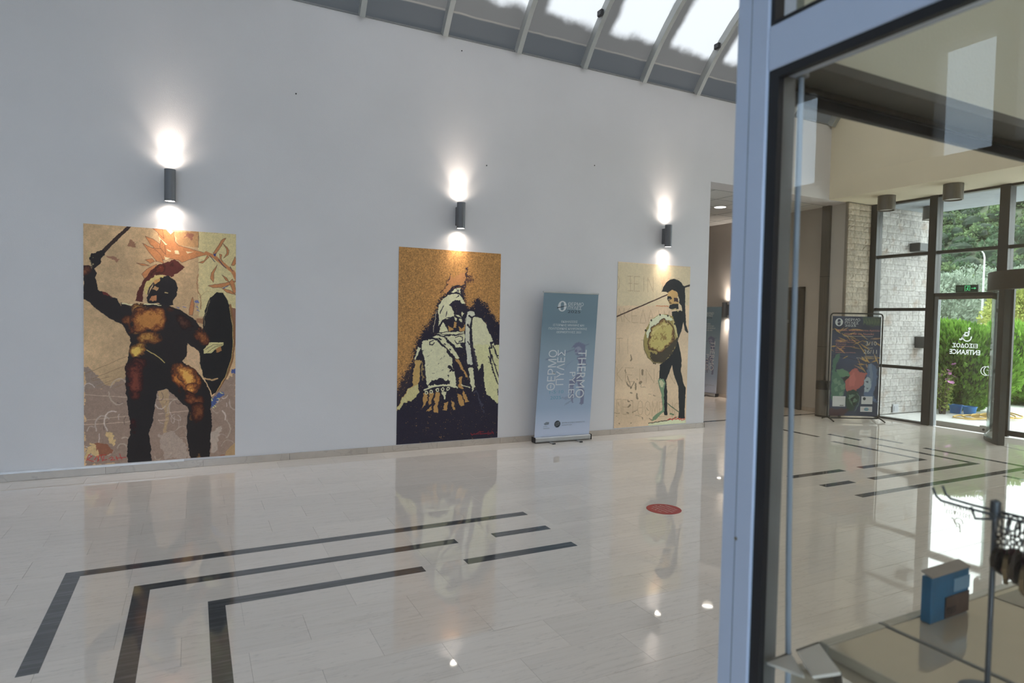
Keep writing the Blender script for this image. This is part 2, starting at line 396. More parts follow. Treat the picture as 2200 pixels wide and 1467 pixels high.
# translucent roof sheet with wind-blown dirt lying along its lower edge and one side
def roof_sheet():
    mt, t, o = nodes_of('dirty_translucent_sheet'); N = t.nodes.new; L = t.links.new
    uv = N('ShaderNodeUVMap'); uv.uv_map = 'sheet'; sp = N('ShaderNodeSeparateXYZ'); L(uv.outputs[0], sp.inputs[0])
    ge = N('ShaderNodeNewGeometry'); nz = N('ShaderNodeTexNoise'); nz.inputs['Scale'].default_value = 3.2; nz.inputs['Detail'].default_value = 4; L(ge.outputs['Position'], nz.inputs['Vector'])
    def math_(op, a, b=None, c=None):
        q = N('ShaderNodeMath'); q.operation = op
        for i, k in enumerate((a, b, c)):
            if k is None: continue
            if isinstance(k, (int, float)): q.inputs[i].default_value = k
            else: L(k, q.inputs[i])
        return q.outputs[0]
    wob = math_('MULTIPLY_ADD', nz.outputs[0], .5, -.25)
    def step(x, a, b):
        q = N('ShaderNodeMapRange'); q.interpolation_type = 'SMOOTHSTEP'; q.inputs[1].default_value = a; q.inputs[2].default_value = b; L(x, q.inputs[0]); return q.outputs[0]
    v = math_('ADD', sp.outputs['Y'], math_('MULTIPLY', wob, .5)); u = math_('ADD', sp.outputs['X'], math_('MULTIPLY', wob, .28))
    # edge of the dirt leans: higher towards the low-u side
    v2 = math_('ADD', v, math_('MULTIPLY', u, .04))
    clear = math_('MULTIPLY', step(v2, .47, .62), math_('MULTIPLY', step(u, .19, .30), math_('SUBTRACT', 1.0, step(u, .96, 1.02))))
    band = step(sp.outputs['Y'], .255, .275)
    dirt = N('ShaderNodeMixRGB'); dirt.inputs[1].default_value = (.0115, .0122, .013, 1); dirt.inputs[2].default_value = (.024, .0225, .021, 1); L(band, dirt.inputs[0])
    tcol = N('ShaderNodeMixRGB'); L(clear, tcol.inputs[0]); L(dirt.outputs[0], tcol.inputs[1]); tcol.inputs[2].default_value = (.178, .174, .170, 1)
    tl = N('ShaderNodeBsdfTranslucent'); L(tcol.outputs[0], tl.inputs[0])
    seam = math_('SUBTRACT', 1.0, step(math_('ABSOLUTE', math_('SUBTRACT', sp.outputs['Y'], math_('MULTIPLY_ADD', wob, .06, .27))), .0, .02))
    dcol = N('ShaderNodeMixRGB'); L(seam, dcol.inputs[0]); dcol.inputs[1].default_value = (.080, .081, .083, 1); dcol.inputs[2].default_value = (.26, .24, .21, 1)
    df = N('ShaderNodeBsdfDiffuse'); L(dcol.outputs[0], df.inputs[0])
    ad = N('ShaderNodeAddShader'); L(tl.outputs[0], ad.inputs[0]); L(df.outputs[0], ad.inputs[1]); L(ad.outputs[0], o.inputs[0])
    return mt
sheetmat = roof_sheet()

# ================================================================== the setting
WY = 7.515                    # picture wall
# ---- floor: slabs in rows along x, charcoal strips let in between
fl = struct('floor', MB().box(-6.4, 11.1, -5.2, 14.2, -.10, -.004), grout)
edges = [3.865, 3.955, 4.26, 4.35, 4.655, 4.748]
y = 4.748
while y < 13.9: y += .299; edges.append(y)
y = 3.865
while y > -5: y -= .299; edges.append(y)
edges = sorted(edges)
TL = .590; jobs = []
r_i = 0
for ya, yb in zip(edges[:-1], edges[1:]):
    narrow = yb - ya < .15
    x = -6.4 + (.155 if r_i % 2 else .45) - TL; r_i += 1
    while x < 11.05:
        x0, x1 = max(x, -6.35), min(x + TL, 11.05)
        if x1 - x0 > .05: jobs.append((x0, x1, ya, yb, narrow))
        x += TL
def seen_size(j):
    cx, cy = (j[0] + j[1]) / 2, (j[2] + j[3]) / 2
    d = Vector((cx, cy, -1.65)); z = d.dot(fw)
    if z < .3: return 0
    px, py = d.dot(rr) / z * FPX, -d.dot(uu) / z * FPX
    if abs(px) > 1120 or abs(py) > 760: return 0
    if px > 440 and cy < 1.1: return 0
    if cy > WY - .02 and not (7.2 < cx < 10.5): return 0
    return (j[1] - j[0]) * (j[3] - j[2]) / z ** 3
jobs.sort(key=seen_size, reverse=True)
meshes = {}; rest = MB()
for k, (x0, x1, ya, yb, nar) in enumerate(jobs):
    if k < 300:
        w, h = round(x1 - x0, 3), round(yb - ya, 3)
        if (w, h) not in meshes:
            mb = MB().bevel_box(-w / 2 + .0004, w / 2 - .0004, -h / 2 + .0006, h / 2 - .0006, -.0039, 0, .0004)
            o = obj('floor_slab', mb, floor_marble, fl, world=False); meshes[(w, h)] = o.data
        else:
            o = bpy.data.objects.new('floor_slab', meshes[(w, h)]); link(o, fl)
        o.location = ((x0 + x1) / 2, (ya + yb) / 2, 0)
    else:
        rest.box(x0 + .0008, x1 - .0008, ya + .0008, yb - .0008, -.0039, 0)
ro = obj('floor_slabs_beyond', rest, floor_marble, fl, world=False); ro['kind'] = 'stuff'
def strip(x0, x1, ya, yb): obj('dark_inlay_strip', MB().bevel_box(x0, x1, ya, yb, -.003, .0006, .0005), dark_marble, fl)
SW = .094
for x0, x1, ya in [(-.713, 2.53, 4.655), (-.315, 1.743, 4.262), (.077, 1.356, 3.862), (2.043, 2.526, 4.262), (1.651, 2.52, 3.862),
                   (6.94, 8.19, 4.655), (6.55, 8.585, 4.26), (5.768, 8.98, 3.862), (5.766, 6.640, 4.655), (5.776, 6.25, 4.262)]: strip(x0, x1, ya, ya + SW - .003)
for x0, ya, yb in [(-.713, 3.470, 4.654), (-.315, 3.08, 4.261), (.077, 2.62, 3.861), (-.315, 2.25, 2.76),
                   (8.10, 4.75, 5.945), (8.50, 4.355, 5.534), (8.90, 3.958, 5.139), (8.225, 6.262, 7.186), (8.58, 5.847, 6.361), (8.94, 5.449, 5.959), (8.10, 2.6, 3.8), (8.5, 2.3, 3.8)]: strip(x0, x0 + .088, ya, yb)
strip(7.0, 10.44, 7.90, 7.985)

# ---- picture wall with the opening to the side corridor, and what closes the room
wl = MB().box(-6.1, 7.205, WY, WY + .40, 0, 5.14)
wl.box(7.205, 11.1, WY, WY + .40, 3.855, 5.14)
struct('wall_left', wl, wallpaint)
bb = struct('baseboard_left', MB().box(-6.1, 7.20, WY - .006, WY, 0, .070), base_marble)
x = -6.1
while x < 7.19:
    x1 = min(x + .885, 7.215); obj('baseboard_slab', MB().bevel_box(x + .001, x1 - .001, WY - .017, WY - .004, .001, .076, .0012), base_marble, bb); x = x1
obj('baseboard_slab', MB().bevel_box(7.203, 7.217, WY - .017, WY + .40, .001, .076, .0012), base_marble, bb)

# ---- barrel vault of translucent sheets between ribs
VC_Y, VR, VZ, A0 = 4.405, 3.79, 2.966, 55.0
def vault_pt(a, r=VR): return (VC_Y + r * math.sin(math.radians(a)), VZ + r * math.cos(math.radians(a)))
vault = struct_empty('ceiling')
ribx = [1.735 + 1.020 * k for k in range(-8, 9) if -6.1 < 1.735 + 1.020 * k < 9.97]
xs = [-6.1] + ribx + [9.97]
NA = 28
def sheet(x0, x1):
    mb = MB(); v = []; uvv = []
    for r in (VR + .035, VR + .050):
        for i in range(NA + 1):
            a = A0 - 2 * A0 * i / NA; yy, zz = vault_pt(a, r)
            arc = (A0 - abs(a)) * math.radians(1) * VR
            for xx, uq in ((x0, 0.), (x1, 1.)): v.append((xx - x0, yy, zz)); uvv.append((uq, arc))
    f = []; n = NA + 1
    for i in range(NA):
        f.append((2 * i, 2 * i + 1, 2 * i + 3, 2 * i + 2))
    me = bpy.data.meshes.new('roof_sheet'); me.from_pydata(v[:2 * n], [], f); me.materials.append(sheetmat)
    ul = me.uv_layers.new(name='sheet')
    for lp in me.loops: ul.data[lp.index].uv = uvv[lp.vertex_index]
    me.polygons.foreach_set('use_smooth', [True] * len(me.polygons)); return me
cache = {}; lightblock = mat('grey_roof_metal', (.30, .31, .32), .5, .2)
for x0, x1 in zip(xs[:-1], xs[1:]):
    k = round(x1 - x0, 3)
    if k not in cache: cache[k] = sheet(x0, x1)
    o = bpy.data.objects.new('roof_sheet', cache[k]); link(o, vault); o.location = (x0, 0, 0)
    if x1 < .72: o.material_slots[0].link = 'OBJECT'; o.material_slots[0].material = lightblock  # unseen west bays made opaque to cut light on the upper wall
rib = MB(); v = []
for i in range(NA + 1):
    a = A0 - 2 * A0 * i / NA
    for r, dx in ((VR - .075, -.032), (VR - .075, .032), (VR + .036, .032), (VR + .036, -.032)): yy, zz = vault_pt(a, r); v.append((dx, yy, zz))
f = []
for i in range(NA):
    for k in range(4): f.append((4 * i + k, 4 * i + (k + 1) % 4, 4 * i + 4 + (k + 1) % 4, 4 * i + 4 + k))
f += [(0, 1, 2, 3), tuple(4 * NA + k for k in (3, 2, 1, 0))]
rib.add(v, f)
ro0 = obj('rib', rib, ribpaint, vault, world=False); ro0.location = (ribx[0], 0, 0)
for xx in ribx[1:] + [9.935, -6.06]: copy_of(ro0, vault, (xx, 0, 0))
obj('ledge', MB().box(-6.1, 9.97, WY - .012, WY + .06, 5.135, 5.155).box(-6.1, 9.97, 1.25, 1.32, 5.135, 5.155), mat('ledge_paint', (.22, .22, .22), .6), vault)
# small brackets clipped to the ribs
for xx in (4.79, 6.83, 2.75):
    yy, zz = vault_pt(44.5, VR - .02); obj('clip', MB().bevel_box(xx - .075, xx - .03, yy - .07, yy + .03, zz - .03, zz + .05, .01), blackplastic, vault)

# ---- end wall over the entrance (cream), soffit, then the west end with its high windows
em = MB(); n = 30; v = [(9.97, 1.1, 3.855), (9.97, WY, 3.855), (9.97, WY, 5.14)]
v += [(9.97, *vault_pt(A0 - 2 * A0 * i / n, VR + .03)) for i in range(n + 1)] + [(9.97, 1.1, 5.14)]
v2 = [(a + .25, b, c) for a, b, c in v]; k = len(v)
em.add(v + v2, [tuple(range(k)), tuple(range(2 * k - 1, k - 1, -1))] + [(i, (i + 1) % k, k + (i + 1) % k, k + i) for i in range(k)])
struct('wall_bulkhead', em, creampaint)
struct('ceiling', MB().box(9.98, 11.2, -1, WY, 3.857, 3.95), creampaint)
# west gable: windows seen only as reflections in the shop glass
WW = [(6.55, 7.12, 3.79, 5.26), (4.18, 4.85, 3.79, 5.24), (3.25, 3.945, 3.79, 5.24), (1.6, 2.3, 3.79, 5.02)]
wm = MB(); gx0, gx1 = -6.35, -6.1
ys = sorted({-5.2, WY + .4} | {q for w_ in WW for q in w_[:2]})
for ya, yb in zip(ys[:-1], ys[1:]):
    w_ = [q for q in WW if q[0] <= ya + 1e-6 and yb - 1e-6 <= q[1]]
    if w_: wm.box(gx0, gx1, ya, yb, 0, w_[0][2]); wm.box(gx0, gx1, ya, yb, w_[0][3], 5.3)
    else: wm.box(gx0, gx1, ya, yb, 0, 5.3)
struct('wall_west', wm, taupepaint)
gm = MB(); v = [(gx0, *vault_pt(A0 - 2 * A0 * i / n, VR + .03)) for i in range(n + 1)]; v2 = [(gx1, b, c) for a, b, c in v]; k = len(v)
gm.add(v + v2, [tuple(range(k)), tuple(range(2 * k - 1, k - 1, -1))] + [(i, (i + 1) % k, k + (i + 1) % k, k + i) for i in range(k)])
struct('wall_gable', gm, taupepaint)
for i, (ya, yb, za, zb) in enumerate(WW):
    struct('window_%d' % (i + 10), MB().box(gx0 + .1, gx0 + .11, ya, yb, za, zb), glass('blue_tinted_pane', (.88, .945, 1.0)))
# roof over the part of the hall where the photographer stands, glazed on the south
struct('ceiling', MB().box(-6.35, 1.4, -5.2, 1.25, 4.6, 4.75), mat('dark_timber_ceiling', (.13, .10, .08), .7, var=.2, scale=6, stretch=(1, .1, 1)))
struct('wall_beam', MB().box(-6.1, 11.1, 1.12, 1.30, 4.6, 5.14), creampaint)
sm = MB().box(-6.35, 1.4, -5.4, -5.2, 0, .10).box(-6.35, 1.4, -5.4, -5.2, 3.4, 4.75).box(-6.35, -6.1, -5.4, -5.2, .10, 3.4).box(.95, 1.4, -5.4, -5.2, .10, 3.4)
struct('wall_south', sm, wallpaint)
wsm = struct('window_1', MB().box(-6.1, .95, -5.32, -5.31, .10, 3.4), glass('blue_tinted_pane', (.88, .945, 1.0)))
for xx in (-6.1, -4.7, -3.3, -1.9, -.5, .89): obj('mullion', MB().box(xx, xx + .06, -5.36, -5.27, .10, 3.4), aludark, wsm)

# ---- side corridor: plank of suspended ceiling tiles, the taupe wall with its door
DX = 10.55
struct('wall_corridor', MB().box(DX, DX + .2, 8.0, 14.2, 0, 3.9), taupepaint)
struct('wall_corridor_end', MB().box(6.9, DX + .2, 14.0, 14.2, 0, 3.9), taupepaint)
struct('wall_corridor_west', MB().box(6.9, 7.1, WY + .4, 14.2, 0, 3.9), taupepaint)
struct('wall_return', MB().box(10.50, 10.9, 7.47, 7.845, 0, 3.9), palepaint)
struct('baseboard_corridor', MB().bevel_box(DX - .012, DX, 8.0, 8.38, 0, .075).bevel_box(DX - .012, DX, 9.33, 14, 0, .075), base_marble)
cc = struct('ceiling', MB().box(7.1, DX + .2, WY + .4, 14.2, 3.90, 3.98).box(7.205, 10.5, WY + .395, WY + .42, 3.853, 3.90), tbar)
nt_ = 0
tmesh = None
for i in range(6):
    for j in range(11):
        xa, ya = 7.12 + i * .6, 7.935 + j * .6
        xb = min(xa + .6, DX)
        if xb - xa < .1: continue
        w_ = xb - xa
        if w_ > .59 and tmesh is not None:
            o = bpy.data.objects.new('ceiling_tile', tmesh); link(o, cc)
        else:
            o = obj('ceiling_tile', MB().bevel_box(-w_ / 2 + .011, w_ / 2 - .011, -.289, .289, 0, .012, .003), acoustic, cc, world=False)
            if w_ > .59: tmesh = o.data
        o.location = ((xa + xb) / 2, ya + .3, 3.857)
# grid bars between the tiles
gb = MB()
for i in range(7): gb.box(7.12 + i * .6 - .011, 7.12 + i * .6 + .011, 7.93, 14, 3.855, 3.872)
for j in range(12): gb.box(7.1, DX, 7.935 + j * .6 - .011, 7.935 + j * .6 + .011, 3.855, 3.872)
obj('grid_bar', gb, tbar, cc)['kind'] = 'stuff'
# metal-clad corner column
cl = struct('trim_1', MB().box(10.44, 10.60, 7.845, 8.005, 0, 3.86), steeldark)
for z0 in (1.25, 2.55): obj('cladding_joint', MB().box(10.437, 10.60, 7.842, 8.008, z0, z0 + .006), rubber, cl)
# door
d1 = struct_empty('door_1')
obj('door_leaf', MB().bevel_box(DX - .03, DX + .02, 8.45, 9.26, .005, 2.33, .004), darkwood, d1)
obj('door_frame', MB().box(DX - .05, DX + .02, 8.39, 8.455, 0, 2.385).box(DX - .05, DX + .02, 9.255, 9.32, 0, 2.385).box(DX - .05, DX + .02, 8.39, 9.32, 2.325, 2.385), mat('door_frame_brown', (.055, .045, .04), .5), d1)
obj('name_plate', MB().bevel_box(DX - .036, DX - .03, 8.70, 8.86, 1.67, 1.765, .001), blackplastic, d1)
pl = bpy.data.objects.new('plate_text', None); link(pl, d1); pl.location = (DX - .0365, 8.86, 0); pl.rotation_euler = (0, 0, -math.pi / 2)
wt = mat('white_print', (.75, .75, .75), .6)
for q, z in (('ΑΙΘΟΥΣΑ', 1.725), ('ΠΡΟΒΟΛΗΣ', 1.695)): letters('plate_lettering', q, (.02, .14, z, z + .016), wt, pl)
obj('handle', MB().tube([(DX - .03, 9.16, 1.02), (DX - .08, 9.16, 1.02), (DX - .08, 9.04, 1.02)], .010), steel, d1, smooth=True)

# ---- stone: interior pier face and the wall that runs on outside
def stone_mat(name, col, rnd):
    mt = mat(name, col, .88, var=.22, scale=14, bump=.9, bscale=30, rnd=rnd); t = mt.node_tree
    # rusty brown patches in the limestone
    p = next(n for n in t.nodes if n.type == 'BSDF_PRINCIPLED'); src = p.inputs['Base Color'].links[0].from_socket
    ge = t.nodes.new('ShaderNodeNewGeometry'); nz = t.nodes.new('ShaderNodeTexNoise'); nz.inputs['Scale'].default_value = 3.4; nz.inputs['Detail'].default_value = 6
    mr = t.nodes.new('ShaderNodeMapRange'); mr.inputs[1].default_value = .58; mr.inputs[2].default_value = .72; mr.inputs[4].default_value = .6
    mx = t.nodes.new('ShaderNodeMixRGB'); mx.inputs[2].default_value = (col[0] * .62, col[1] * .46, col[2] * .34, 1)
    t.links.new(ge.outputs['Position'], nz.inputs['Vector']); t.links.new(nz.outputs[0], mr.inputs[0]); t.links.new(mr.outputs[0], mx.inputs[0]); t.links.new(src, mx.inputs[1]); t.links.new(mx.outputs[0], p.inputs['Base Color'])
    return mt
stonejoint = mat('pale_stone_joint', (.26, .235, .21), .9)
st_in = stone_mat('beige_split_stone', (.50, .43, .35), .14); st_out = stone_mat('pale_split_stone', (.40, .385, .375), .10)
def stone_mesh(w, h, d, seed):
    r = random.Random(seed); mb = MB(); nx, nz = 6, 4; v = []
    for j in range(nz):
        for i in range(nx):
            e = (i in (0, nx - 1)) or (j in (0, nz - 1))
            v.append((w * (i / (nx - 1)) + (0 if i in (0, nx - 1) else r.uniform(-.012, .012)), -d * (.55 if e else r.uniform(.62, 1.05)) - r.uniform(0, .003), h * j / (nz - 1) + (0 if j in (0, nz - 1) else r.uniform(-.01, .01))))
    f = [(j * nx + i, j * nx + i + 1, (j + 1) * nx + i + 1, (j + 1) * nx + i) for j in range(nz - 1) for i in range(nx - 1)]
    b = [(0, 0, 0), (w, 0, 0), (w, 0, h), (0, 0, h)]; o = len(v); v += b
    f += [tuple([o, o + 1] + list(range(nx - 1, -1, -1))), tuple([o + 2, o + 3] + [(nz - 1) * nx + i for i in range(nx)]),
          tuple([o + 3, o] + [j * nx for j in range(nz)]), tuple([o + 1, o + 2] + [j * nx + nx - 1 for j in range(nz - 1, -1, -1)])]
    return mb.add(v, f)
def stone_face(parent, x0, x1, ytop, z0, z1, mt, widths, hs, seed, limit):
    r = random.Random(seed); lib = {}; n = 0; z = z0; extra = MB()
    while z < z1 - .03:
        h = r.choice(hs); h = min(h, z1 - z); x = x0
        while x < x1 - .02:
            w = r.choice(widths); w = x1 - x if x1 - x - w < .08 else w
            key = (round(w, 2), round(h, 2), r.randrange(3))
            if n < limit:
                if key not in lib:
                    o = obj('stone', stone_mesh(w - .004, h - .004, .030, hash(key) % 999), mt, parent, world=False); lib[key] = o.data
                else: o = bpy.data.objects.new('stone', lib[key]); link(o, parent)
                o.location = Vector((x + .002, ytop, z + .002)) - abs_loc(parent); n += 1
            else: extra.box(x + .003, x + w - .003, ytop - .02, ytop, z + .003, z + h - .003)
            x += w
        z += h
    if extra.v: obj('stones_above', extra, mt, parent)['kind'] = 'stuff'
pier = struct('wall_pier', MB().box(10.40, 11.04, 7.455, 7.50, 0, 3.857), stonejoint)
stone_face(pier, 10.40, 11.03, 7.455, 0, 3.85, st_in, [.18, .24, .30, .36], [.085, .105, .125], 3, 200)

# ================================================================== entrance glazing (plane x = 11.1)
GX = 11.1; CZ = 3.857
gz = struct_empty('window_2')
mull = [(7.34, 7.50), (6.30, 6.43), (5.25, 5.39), (3.19, 3.33), (2.14, 2.28), (1.12, 1.26)]
for ya, yb in mull: obj('mullion', MB().bevel_box(GX - .05, GX + .12, ya, yb, 0, CZ, .004), aludark, gz)
def transom(ya, yb, z, h=.052): obj('transom', MB().bevel_box(GX - .02, GX + .09, ya, yb, z - h / 2, z + h / 2, .003), aludark, gz)
def pane(ya, yb, za, zb): obj('pane', MB().box(GX + .03, GX + .038, ya, yb, za, zb), paneglass, gz)
def bay(ya, yb, zs, h=.052):
    for z in zs[1:-1]: transom(ya, yb, z, h)
    obj('head', MB().box(GX - .02, GX + .09, ya, yb, CZ - .035, CZ), aludark, gz)
    for a, b in zip(zs[:-1], zs[1:]): pane(ya, yb, a, b)
bay(6.43, 7.34, [.03, .945, 1.957, 2.905, 3.83]); obj('sill', MB().box(GX - .02, GX + .09, 6.43, 7.34, 0, .03), aludark, gz)
bay(5.39, 6.30, [2.20, 2.905, 3.83]); transom(5.39, 6.30, 2.197, .055)
bay(3.33, 5.25, [2.47, 2.905, 3.83]); bay(2.28, 3.19, [.03, .945, 1.957, 2.905, 3.83]); bay(1.26, 2.14, [.03, .945, 1.957, 2.905, 3.83])
transom(3.33, 5.25, 2.44, .06)
struct('wall_entrance_end', MB().box(10.9, 11.3, -1, 1.12, 0, 3.95), wallpaint)

# step-free entrance door in the second bay
def film(name, col):
    mt, t, o = nodes_of(name); a = t.nodes.new('ShaderNodeBsdfDiffuse'); b = t.nodes.new('ShaderNodeBsdfTranslucent'); m_ = t.nodes.new('ShaderNodeAddShader')
    a.inputs[0].default_value = (*[c * .45 for c in col], 1); b.inputs[0].default_value = (*[c * .5 for c in col], 1)
    t.links.new(a.outputs[0], m_.inputs[0]); t.links.new(b.outputs[0], m_.inputs[1]); t.links.new(m_.outputs[0], o.inputs[0]); return mt
white_film = film('white_window_film', (.85, .87, .88))
satin = mat('satin_steel', (.55, .55, .54), .4, .35)
d2 = struct_empty('door_2')
obj('door_glass', MB().box(GX + .012, GX + .024, 5.41, 6.24, .10, 2.15), paneglass, d2)
obj('bottom_rail', MB().bevel_box(GX - .01, GX + .045, 5.52, 6.20, .012, .10, .003), satin, d2)
obj('top_rail', MB().bevel_box(GX - .01, GX + .045, 5.41, 6.24, 2.12, 2.17, .003), steel, d2)
obj('side_frame', MB().bevel_box(GX - .02, GX + .06, 6.24, 6.30, 0, 2.17, .003), aluinner, d2)
lk = obj('floor_lock', MB().bevel_box(GX - .02, GX + .055, 5.43, 5.54, .012, .125, .004), satin, d2)
obj('lock_cylinder', MB().tube([(GX - .02, 5.48, .065), (GX - .027, 5.48, .065)], .018, 12), blackplastic, lk)
tx = bpy.data.objects.new('door_lettering', None); link(tx, d2); tx.location = (GX + .026, 6.10, 0); tx.rotation_euler = (0, 0, -math.pi / 2)
# local x runs towards -y; lettering reads from the street, so it is mirrored from the hall
letters('door_word', 'ΕΙΣΟΔΟΣ', (.085, .460, 1.335, 1.405), white_film, tx, mirror=True, bold=.02)
letters('door_word', 'ENTRANCE', (.045, .500, 1.225, 1.305), white_film, tx, mirror=True, bold=.02)
def wheelchair():
    mb = MB()
    def st(pts, w):
        for (xa, za), (xb, zb) in zip(pts[:-1], pts[1:]):
            d = Vector((xb - xa, 0, zb - za)); n = Vector((-d.z, 0, d.x)).normalized() * w / 2; a, b = Vector((xa, -.001, za)), Vector((xb, -.001, zb))
            mb.add([a - n, b - n, b + n, a + n], [(0, 1, 2, 3)])
    c = (.30, 1.505); R_ = .062
    st([(c[0] + R_ * math.cos(t), c[1] + R_ * math.sin(t)) for t in np.linspace(2.0, 6.5, 26)], .018)
    st([(.325, 1.615), (.315, 1.53), (.25, 1.53), (.215, 1.465), (.185, 1.472)], .024); st([(.32, 1.58), (.26, 1.578)], .018)
    mb.add([(.33 + .02 * math.cos(t), -.001, 1.645 + .02 * math.sin(t)) for t in np.linspace(0, 6.28, 15)[:-1]], [tuple(range(14))])
    return mb
obj('wheelchair_symbol', wheelchair(), white_film, tx, world=False)
def ring_sticker(cx, cz, r):
    mb = MB(); n = 28; v = []
    for i in range(n):
        t = 6.28319 * i / n
        for q in (r, r * .86): v.append((cx + q * math.cos(t), -.001, cz + q * math.sin(t)))
    return mb.add(v, [(2 * i, 2 * i + 1, (2 * i + 3) % (2 * n), (2 * i + 2) % (2 * n)) for i in range(n)])
st_ = obj('round_sticker', ring_sticker(.635, .99, .078), white_film, tx, world=False)
obj('sticker_bar', MB().box(.60, .67, -.0012, -.0008, .995, 1.005).box(.628, .640, -.0012, -.0008, .955, .995), white_film, tx, world=False)
obj('round_sticker', ring_sticker(.59, .985, .075), white_film, tx, world=False)

# round sliding-door vestibule
DC = (11.14, 4.29); DR = 1.06
d3 = struct_empty('door_3')
obj('header_ring', MB().arc(DC, DR - .06, DR + .07, 2.21, 2.475, 92, 268, 40), mat('bronze_header', (.060, .052, .046), .45, .4), d3, smooth=True)
obj('header_roof', MB().arc(DC, .0, DR, 2.44, 2.47, 92, 268, 40), aludark, d3)
for a0, a1 in ((92, 143.5), (216.5, 268)):
    obj('curved_glass', MB().arc(DC, DR - .006, DR + .006, .05, 2.21, a0, a1, 24), curvedglass, d3, smooth=True)
    obj('curved_base', MB().arc(DC, DR - .03, DR + .03, 0, .055, a0, a1, 24), aludark, d3, smooth=True)
for a in (146, 214):
    obj('jamb', MB().arc(DC, DR - .045, DR + .045, 0, 2.21, a - 3.4, a + 3.4, 4), aludark, d3)
obj('floor_track', MB().arc(DC, DR - .012, DR + .012, -.003, .001, 149, 211, 30), rubber, d3)
for ya, yb in ((4.30, 5.22), (3.36, 4.28)):
    lf = obj('sliding_leaf', MB().box(GX + .05, GX + .06, ya + .04, yb - .04, .10, 2.35), paneglass, d3)
    obj('leaf_stile', MB().box(GX + .03, GX + .08, ya, ya + .045, 0, 2.4).box(GX + .03, GX + .08, yb - .045, yb, 0, 2.4).box(GX + .03, GX + .08, ya, yb, .02, .10).box(GX + .03, GX + .08, ya, yb, 2.33, 2.4), aludark, lf)

# exit sign on the transom
ex = thing('exit_sign', 'green lit running-man exit sign on the bar above the glass entrance door', 'exit sign', (GX - .03, 5.96, 2.225))
ex.rotation_euler = (0, 0, -math.pi / 2)
obj('housing', MB().bevel_box(0, .33, -.03, .0, .0, .118, .004), mat('dark_green_plastic', (.006, .03, .018), .4), ex, world=False)
eg = emit('exit_green', (.12, .85, .35), .55)
def runner():
    mb = MB()
    def st(pts, w):
        for (xa, za), (xb, zb) in zip(pts[:-1], pts[1:]):
            d = Vector((xb - xa, 0, zb - za)); n = Vector((-d.z, 0, d.x)).normalized() * w / 2; a, b = Vector((xa, -.0312, za)), Vector((xb, -.0312, zb))
            mb.add([a - n, b - n, b + n, a + n], [(0, 1, 2, 3)])
    st([(.142, .018), (.142, .102), (.212, .102), (.212, .018)], .008)
    st([(.160, .022), (.172, .045), (.178, .070), (.190, .074)], .010); st([(.172, .045), (.192, .040), (.196, .022)], .009); st([(.158, .060), (.176, .066), (.186, .056), (.198, .062)], .007)
    mb.add([(.186 + .008 * math.cos(t), -.0312, .088 + .008 * math.sin(t)) for t in np.linspace(0, 6.28, 11)[:-1]], [tuple(range(10))])
    st([(.232, .060), (.285, .060)], .010); mb.add([(.278, -.0312, .040), (.306, -.0312, .060), (.278, -.0312, .080)], [(0, 1, 2)])
    return mb
obj('running_figure', runner(), eg, ex, world=False)
letters('lettering', 'ΕΞΟΔΟΣ', (.022, .128, .062, .084), mat('exit_dim_green', (.10, .30, .20), .5), ex, y=-.0312)
letters('lettering', 'EXIT', (.030, .110, .030, .050), mat('exit_dim_green', (.10, .30, .20), .5), ex, y=-.0312)

# brushed downlights under the entrance soffit
def downlight(x, y, label, first=[]):
    if first:
        t = copy_tree(first[0]); t.location = (x, y, CZ)
        t['label'] = label; return t
    t = thing('surface_downlight', label, 'ceiling light', (x, y, CZ), group='drum lights under the entrance soffit')
    obj('drum', MB().lathe([(.0, 0), (.135, 0), (.135, -.245), (.120, -.245), (.115, -.06), (0, -.06)], n=40), steel, t, smooth=True, world=False)
    obj('lens', MB().lathe([(0, -.225), (.116, -.225), (.116, -.215), (0, -.215)], n=32), mat('frosted_lens', (.7, .7, .68), .3), t, smooth=True, world=False)
    first.append(t); return t
downlight(10.47, 6.80, 'brushed metal drum light hanging before the stone wall, left of the pair')
downlight(10.42, 5.72, 'brushed metal drum light above the glass entrance door, right of the pair')

# ================================================================== outdoors
def asphalt(): return mat('pale_paving', (.74, .74, .73), .9, var=.06, scale=1.5, bump=.3, bscale=60)
struct('ground', MB().box(11.22, 60, -20, 60, -.12, -.015), asphalt())
struct('ground_south', MB().box(-60, 11.22, -60, -5.4, -.12, -.015).box(-60, -6.4, -5.4, 60, -.12, -.015), asphalt())
struct('ground_verge', MB().box(26, 260, -60, 140, -.4, -.008), mat('dry_grass_ground', (.16, .19, .08), .95, var=.3, scale=2))
struct('road', MB().box(20, 26, -40, 80, -.02, .004), mat('white_concrete_road', (.62, .62, .60), .9, var=.05))
struct('ceiling_porch', MB().box(11.2, 12.77, -1, 7.5, 3.86, 4.02), mat('porch_soffit_paint', (.34, .38, .43), .8))
ow_ = struct('wall_outside', MB().box(11.19, 12.98, 7.46, 7.9, 0, 4.0), stonejoint)
stone_face(ow_, 11.19, 12.98, 7.46, 0, 3.95, st_out, [.20, .26, .32, .40], [.10, .12, .14], 11, 290)
lampblack = mat('dark_grey_lamp', (.05, .055, .06), .45, .3)
